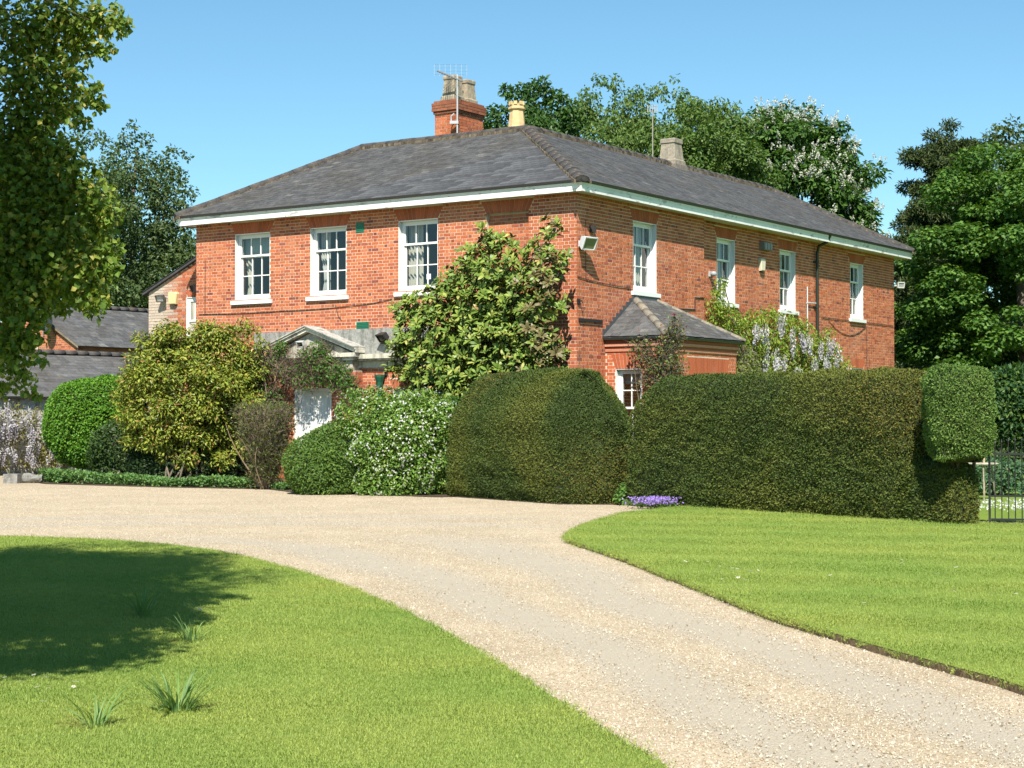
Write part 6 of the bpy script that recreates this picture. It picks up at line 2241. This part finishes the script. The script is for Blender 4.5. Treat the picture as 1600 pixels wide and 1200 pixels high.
RAC = [raceme_mesh((0.58, 0.57, 0.57), (0.49, 0.47, 0.54), 1), raceme_mesh((0.63, 0.62, 0.61), (0.55, 0.53, 0.58), 2), raceme_mesh((0.53, 0.51, 0.54), (0.44, 0.41, 0.51), 3)]
r = np.random.default_rng(511)
ws = thing("wisteria", "wisteria with hanging pale lilac racemes climbing the side wall of the house", "climber")
WC = [(6.55, 5.15, .18), (6.45, 4.95, .2), (6.35, 4.65, .3), (6.5, 4.35, .45), (7.0, 4.2, .4), (7.5, 4.1, .35), (8.1, 4.2, .35), (8.6, 4.3, .35), (9.3, 4.45, .35), (9.8, 4.25, .4), (10.6, 4.3, .4), (11.1, 4.2, .4), (11.6, 4.1, .35), (7.3, 3.75, .4), (8.3, 3.7, .45), (9.2, 3.8, .45), (10.2, 3.7, .45), (11.2, 3.7, .45), (12.3, 3.75, .4), (12.9, 3.95, .3), (13.4, 4.2, .2), (13.2, 3.6, .4), (7.6, 3.2, .45), (8.8, 3.2, .5), (10.0, 3.2, .5), (11.4, 3.2, .5), (12.6, 3.25, .45), (13.5, 3.35, .4), (14.1, 3.2, .35), (14.5, 3.0, .3), (9.5, 2.7, .5), (11.0, 2.7, .5), (12.5, 2.7, .5), (8.0, 2.6, .5)]
cl = np.array([Hp(STEP - 0.32 - 0.1 * r.random(), b_, z) + (q,) for b_, z, q in WC])
g = Geo()
woody(g, Hp(-0.1, 9.0, -0.05), Hp(0.0, 8.6, 3.4), 0.07, cl, r, 30, (0.20, 0.17, 0.13), 0.3)
limb(g, Hp(-0.05, 8.0, 3.2), Hp(-0.05, 6.5, 5.2), 0.03, 0.012, r, col=(0.2, 0.17, 0.13))
part("stem", g, M_WOOD, ws, True)
P, T, Nn = clump_leaves(cl, 230, r, 0.4, 0.5, 0.5, 0.9, droop=0.7)
off = (P[:, :2] - CORNER) @ WF
P = P[off < STEP - 0.03]
T, Nn = T[off < STEP - 0.03], Nn[off < STEP - 0.03]
g = Geo()
add_leaves(g, P, T, Nn, r.uniform(0.09, 0.15, len(P)), 0.045, pal_cols(len(P), ((0.11, 0.18, 0.022), (0.16, 0.24, 0.028), (0.23, 0.30, 0.04), (0.19, 0.17, 0.055)), (0.32, 0.36, 0.24, 0.08), r))
part("foliage", g, M_LEAF, ws)
RP = [(7.9, 4.05), (8.0, 4.1), (8.15, 4.05), (8.3, 4.1), (8.4, 4.0), (8.5, 3.9), (9.3, 4.4), (9.4, 4.45), (9.55, 4.3), (10.1, 3.95), (10.7, 4.0), (10.8, 3.95), (10.9, 3.85), (11.0, 3.9), (11.1, 3.95), (11.3, 3.85), (12.0, 3.8), (12.1, 3.7), (12.3, 3.9), (12.4, 3.85), (12.6, 3.8), (12.8, 3.9), (12.95, 3.85), (13.1, 3.75), (8.5, 3.3), (8.6, 3.25), (8.8, 3.35), (9.0, 3.2), (9.2, 3.45), (9.4, 3.4), (9.55, 3.3), (9.7, 3.2), (11.3, 3.3), (11.5, 3.35), (11.6, 3.2), (12.0, 3.35), (12.2, 3.4), (12.3, 3.25), (12.4, 3.3), (12.9, 3.4), (13.0, 3.35), (10.2, 3.0), (10.5, 2.95), (10.8, 3.0), (13.9, 3.1), (9.3, 4.2), (10.0, 4.1), (10.15, 3.8)]
for b_, z in RP:
    o = obj("raceme", RAC[int(r.integers(3))], ws)
    o.location = Hp(STEP - 0.62 - 0.2 * r.random(), b_ + r.normal(0, 0.05), z + 0.05)
    s = r.uniform(0.38, 0.58)
    o.scale = (s * 0.6, s * 0.6, s)
    o.rotation_euler = (r.normal(0, 0.1), r.normal(0, 0.1), r.uniform(0, 6.28))
r = np.random.default_rng(521)
wl_ = thing("wisteria", "wisteria mass of lilac flowers covering the low outbuilding wall", "climber")
cl = np.array([LPt(u, -0.35 - 0.2 * r.random(), z) + (q,) for u, z, q in [(r.uniform(-5, 3.0), r.uniform(0.25, 1.95), r.uniform(0.25, 0.45)) for k in range(90)]])
g = Geo()
woody(g, LPt(-1.5, -0.2, -0.05), LPt(-1.2, -0.25, 1.6), 0.07, cl, r, 20, (0.2, 0.17, 0.13), 0.2)
part("stem", g, M_WOOD, wl_, True)
P, T, Nn = clump_leaves(cl, 75, r, 0.4, 0.5, 0.5, 0.9, droop=0.5)
g = Geo()
add_leaves(g, P, T, Nn, 0.12, 0.045, pal_cols(len(P), ((0.16, 0.16, 0.04), (0.22, 0.18, 0.06), (0.10, 0.13, 0.03)), (0.4, 0.3, 0.3), r))
part("foliage", g, M_LEAF, wl_)
for k in range(190):
    o = obj("raceme", RAC[int(r.integers(3))], wl_)
    o.location = LPt(r.uniform(-5, 2.9), -0.72 - 0.25 * r.random(), r.uniform(0.45, 2.15))
    s = r.uniform(0.30, 0.48)
    o.scale = (s, s, s)
    o.rotation_euler = (r.normal(0, 0.15), r.normal(0, 0.15), r.uniform(0, 6.28))

# climbing rose on the side porch
r = np.random.default_rng(531)
rs = thing("climbing_rose", "straggly climbing rose with reddish leaves and one pink bloom on the side porch", "climber")
pts = []
for a, z, q, n in ((-1.05, 3.25, .28, 90), (-1.3, 3.05, .3, 110), (-1.5, 2.8, .3, 120), (-1.75, 3.2, .3, 140), (-1.85, 2.9, .35, 150), (-1.9, 3.5, .25, 120), (-1.95, 3.75, .2, 70), (-1.2, 2.6, .25, 70), (-1.5, 2.4, .3, 80), (-1.8, 2.5, .3, 90)):
    d = unit(r.normal(size=(n, 3))) * (r.random(n) ** 0.5)[:, None] * q
    pts.append(np.array(Hp(a, 1.05, z)) + d * (1, 0.6, 1))
pts = np.vstack(pts)
g = Geo()
twigs(g, pts, unit(r.normal(size=pts.shape) + (0, 0, 0.3)), r.uniform(0.12, 0.35, len(pts)), r, 0.005, (0.16, 0.13, 0.10))
for k in range(8):
    limb(g, Hp(-1.75 + r.normal(0, 0.1), 1.0, -0.03), pts[int(r.integers(len(pts)))], 0.016, 0.006, r, 0.05, col=(0.15, 0.13, 0.08))
part("stem", g, M_TWIG, rs)
m = 1500
k = r.integers(0, len(pts), m)
P = pts[k] + r.normal(0, 0.08, (m, 3))
g = Geo()
add_leaves(g, P, unit(r.normal(size=(m, 3))), unit(r.normal(size=(m, 3)) * 0.6 + (0, -0.6, 0.5)), 0.075, 0.05, pal_cols(m, ((0.06, 0.10, 0.025), (0.10, 0.14, 0.03), (0.19, 0.085, 0.04), (0.16, 0.15, 0.06)), (0.4, 0.28, 0.2, 0.12), r))
part("foliage", g, M_LEAF, rs)
g = Geo()
c = np.array(Hp(-1.95, 1.0, 3.98))
for ring, (nn_, sz_) in enumerate(((5, 0.085), (5, 0.065), (4, 0.045))):
    for j in range(nn_):
        an = j * 6.28 / nn_ + ring * 0.5
        d = np.array([[math.cos(an), math.sin(an), 0.25 + ring * 0.6]])
        add_leaves(g, c[None] + 0.0 * d, unit(d), unit(np.array([[-math.cos(an), -math.sin(an), 1.0]])), sz_, sz_, np.array([[0.70, 0.06, 0.16]]))
part("bloom", g, M_PETAL, rs)
shrub("garden_shrub", "grey twiggy bush at the far corner of the side porch", Hp(-1.5, 5.3, 2.6), (0.5, 0.5, 0.85), 1400, 0.09, 0.03, ((0.14, 0.13, 0.09), (0.10, 0.12, 0.05)), (0.6, 0.4), 541, core=0.0, stems=9)

# ------------------------------------------------------------------ leaf clumps in the lawn
def blade_mesh(seed, col):
    r = np.random.default_rng(seed)
    g = Geo()
    V, n = [], 6
    bend = r.uniform(0.15, 0.75)
    for i in range(n):
        f = i / (n - 1)
        w = 0.030 * (1 - f ** 2.5) + 0.001
        x = bend * f * f
        z = f * (1 - 0.25 * bend * f)
        V += [(x, -w, z), (x + 0.008, 0, z - 0.004), (x, w, z)]
    F = []
    for i in range(n - 1):
        a = i * 3
        F += [[a, a + 1, a + 4, a + 3], [a + 1, a + 2, a + 5, a + 4]]
    g.add(V, F, col)
    return g.mesh("leaf_blade", M_LEAF)


BL_ = [blade_mesh(k, c) for k, c in enumerate(((0.16, 0.28, 0.085), (0.19, 0.32, 0.09), (0.14, 0.25, 0.08), (0.17, 0.29, 0.08), (0.22, 0.33, 0.09), (0.20, 0.30, 0.10)))]
DRY = [blade_mesh(10, (0.34, 0.26, 0.13)), blade_mesh(11, (0.28, 0.2, 0.1))]
r = np.random.default_rng(551)
for (x, y, h, nb, sp, dry, lab) in ((-2.95, 13.85, 0.27, 34, 0.05, 4, "dark clump of strap leaves deep in the tree shadow on the lawn"), (-2.27, 12.25, 0.20, 46, 0.07, 16, "brownish clump of strap leaves at the edge of the tree shadow"), (-1.80, 9.32, 0.23, 75, 0.08, 4, "fullest clump of green strap leaves on the sunlit lawn"), (-2.13, 8.85, 0.25, 30, 0.05, 10, "thin splayed clump of strap leaves nearest the camera")):
    t = thing("bulb_leaf_clump", lab, "plant", "bulb leaf clumps in the lawn")
    t.location = (x, y, 0.035)
    for k in range(nb):
        o = obj("leaf_blade", (DRY if k < dry else BL_)[int(r.integers(2 if k < dry else 6))], t)
        a = r.uniform(0, 6.28)
        q = sp * math.sqrt(r.random())
        o.location = (q * math.cos(a), q * math.sin(a), -0.01)
        tl = (1.1 + r.normal(0, 0.2)) if k < dry else abs(r.normal(0, 0.30))
        o.rotation_euler = Matrix.Rotation(a + r.normal(0, 0.4), 3, 'Z').to_euler()
        o.rotation_euler.rotate_axis('Y', tl)
        s = h * r.uniform(0.6, 1.2) * (0.7 if k < dry else 1)
        o.scale = (s, s * r.uniform(0.8, 1.2), s)

# ------------------------------------------------------------------ stone by the drive, gate and garden beyond
t = thing("fallen_stone_ornament", "broken grey stone ornament lying on the gravel at the left", "stone ornament")
r = np.random.default_rng(561)
g = Geo()
prof = [(0.0, -0.42), (0.10, -0.42), (0.12, -0.36), (0.08, -0.30), (0.11, -0.18), (0.155, -0.02), (0.15, 0.10), (0.09, 0.18), (0.13, 0.24), (0.13, 0.34), (0.0, 0.36)]
V = []
for q, x in prof:
    for k in range(12):
        a = k * math.pi / 6
        rr2 = q * r.uniform(0.9, 1.1)
        V.append((-12.45 - x * 0.9, 44.4 + rr2 * math.cos(a), 0.12 + rr2 * math.sin(a) * 0.9))
g.add(V, [[i * 12 + k, i * 12 + (k + 1) % 12, (i + 1) * 12 + (k + 1) % 12, (i + 1) * 12 + k] for i in range(len(prof) - 1) for k in range(12)], (0.22, 0.215, 0.195))
part("body", g, M_STONE, t)
g = Geo()
box(g, lambda x, z, y: (-12.75 + x + 0.2 * y, 44.2 + y, z), -0.2, 0.16, 0.0, 0.24, -0.17, 0.2, (0.26, 0.25, 0.23))
part("plinth", g, M_STONE, t)

gate = thing("iron_gate", "black wrought iron garden gate under the leafy arch at the right edge", "gate")
g0, gd_ = np.array((7.2, 25.95)), np.array((0.985, -0.17))
GP = lambda s, z, d: (g0[0] + gd_[0] * s + gd_[1] * d, g0[1] + gd_[1] * s - gd_[0] * d, z)
IR = (0.018, 0.02, 0.02)
for k in range(9):
    g = Geo()
    s = 0.06 + k * 0.098
    tube(g, [GP(s, 0.04, 0), GP(s, 0.7, 0), GP(s, 1.24 + 0.05 * math.sin(k * 0.4), 0)], 0.008, 6, IR)
    lathe(g, [(0.008, 0), (0.016, 0.02), (0.0, 0.07)], GP(s, 1.24 + 0.05 * math.sin(k * 0.4), 0), 6, IR)
    part("bar", g, M_PAINT, gate)
for z in (0.12, 0.47, 1.10):
    g = Geo()
    box(g, GP, 0.0, 0.92, z - 0.014, z + 0.014, -0.008, 0.008, IR)
    part("rail", g, M_PAINT, gate)
for s in (-0.02, 0.92, 1.02):
    g = Geo()
    box(g, GP, s - 0.016, s + 0.016, 0.0, 1.38, -0.016, 0.016, IR)
    part("gate_post", g, M_PAINT, gate)
shrub("arch_shrub", "leafy arch of mixed evergreen over the iron gate", (7.72, 26.25, 1.86), (0.70, 0.45, 0.56), 7000, 0.085, 0.05, ((0.025, 0.065, 0.022), (0.04, 0.095, 0.026), (0.09, 0.15, 0.03)), (0.4, 0.4, 0.2), 571, amp=0.16, zmin=1.12, core=0.6, stems=0)
shrub("gate_shrub", "dark evergreen column right of the iron gate at the photo edge", (8.42, 25.9, 1.15), (0.40, 0.4, 1.25), 8000, 0.08, 0.045, ((0.03, 0.07, 0.02), (0.05, 0.10, 0.025), (0.10, 0.15, 0.03)), (0.4, 0.4, 0.2), 572, amp=0.10, core=0.7)
shrub("garden_shrub", "big dark evergreen bank at the far side of the garden beyond the gate", (19.5, 62, 1.6), (7.0, 1.6, 2.6), 14000, 0.2, 0.12, ((0.03, 0.06, 0.018), (0.05, 0.09, 0.024)), (0.5, 0.5), 573, amp=0.15)
shrub("garden_shrub", "blue-green leafy perennial mound seen through the iron gate", (10.85, 38.5, 0.32), (0.85, 0.6, 0.42), 2600, 0.13, 0.05, ((0.06, 0.13, 0.06), (0.08, 0.16, 0.07)), (0.5, 0.5), 574, core=0.5)
shrub("garden_shrub", "green bush behind the terracotta pot in the far garden", (14.0, 48.5, 0.5), (1.6, 0.7, 0.8), 4000, 0.12, 0.06, ((0.05, 0.10, 0.03), (0.07, 0.13, 0.035)), (0.5, 0.5), 575, core=0.5)
t = thing("flower_pot", "pinkish terracotta pot on the garden lawn beyond the gate", "pot")
g = Geo()
lathe(g, [(0.0, 0), (0.14, 0.0), (0.20, 0.34), (0.22, 0.34), (0.22, 0.42), (0.19, 0.42), (0.17, 0.36), (0.0, 0.36)], (12.95, 45.0, -0.05), 16, (0.50, 0.28, 0.20))
part("body", g, M_POT, t)
g = Geo()
r = np.random.default_rng(576)
P = np.array((12.95, 45.0, 0.36)) + r.normal(0, 0.08, (150, 3)) * (1, 1, 0.7)
add_leaves(g, P, unit(r.normal(size=(150, 3)) + (0, 0, 0.5)), unit(r.normal(size=(150, 3))), 0.09, 0.05, pal_cols(150, ((0.15, 0.05, 0.04), (0.06, 0.09, 0.03)), (0.6, 0.4), r))
part("foliage", g, M_LEAF, t)
t = thing("garden_table", "weathered round garden table with a bare wooden parasol pole beyond the gate", "table")
g = Geo()
lathe(g, [(0.0, 0.68), (0.34, 0.68), (0.35, 0.70), (0.34, 0.72), (0.0, 0.72)], (9.85, 36.2, 0), 18, (0.42, 0.37, 0.29))
part("tabletop", g, M_WOOD, t)
for k in range(3):
    a = k * 2.09 + 0.4
    g = Geo()
    tube(g, [(9.85 + 0.36 * math.cos(a), 36.2 + 0.36 * math.sin(a), -0.05), (9.85 + 0.26 * math.cos(a), 36.2 + 0.26 * math.sin(a), 0.68)], 0.018, 6, (0.30, 0.26, 0.20))
    part("leg", g, M_WOOD, t)
g = Geo()
tube(g, [(9.9, 36.2, 0.02), (9.9, 36.2, 0.7), (9.9, 36.2, 1.32)], 0.022, 8, (0.50, 0.36, 0.22))
part("parasol_pole", g, M_WOOD, t)
g = Geo()
r = np.random.default_rng(577)
n = 260
P = np.column_stack([r.uniform(8.3, 10.6, n), r.uniform(30.2, 33.5, n), r.uniform(0.02, 0.1, n)])
for q in range(4):
    add_leaves(g, P, unit(r.normal(size=(n, 3)) + (0, -0.2, 0.2)), unit(r.normal(size=(n, 3)) * 0.4 + (0, -0.4, 0.9)), 0.035, 0.03, np.tile((0.75, 0.75, 0.72), (n, 1)))
o = single("daisy_drift", g, M_PETAL, "drift of white daisies in the grass beyond the gate", "daisies")
o["kind"] = "stuff"
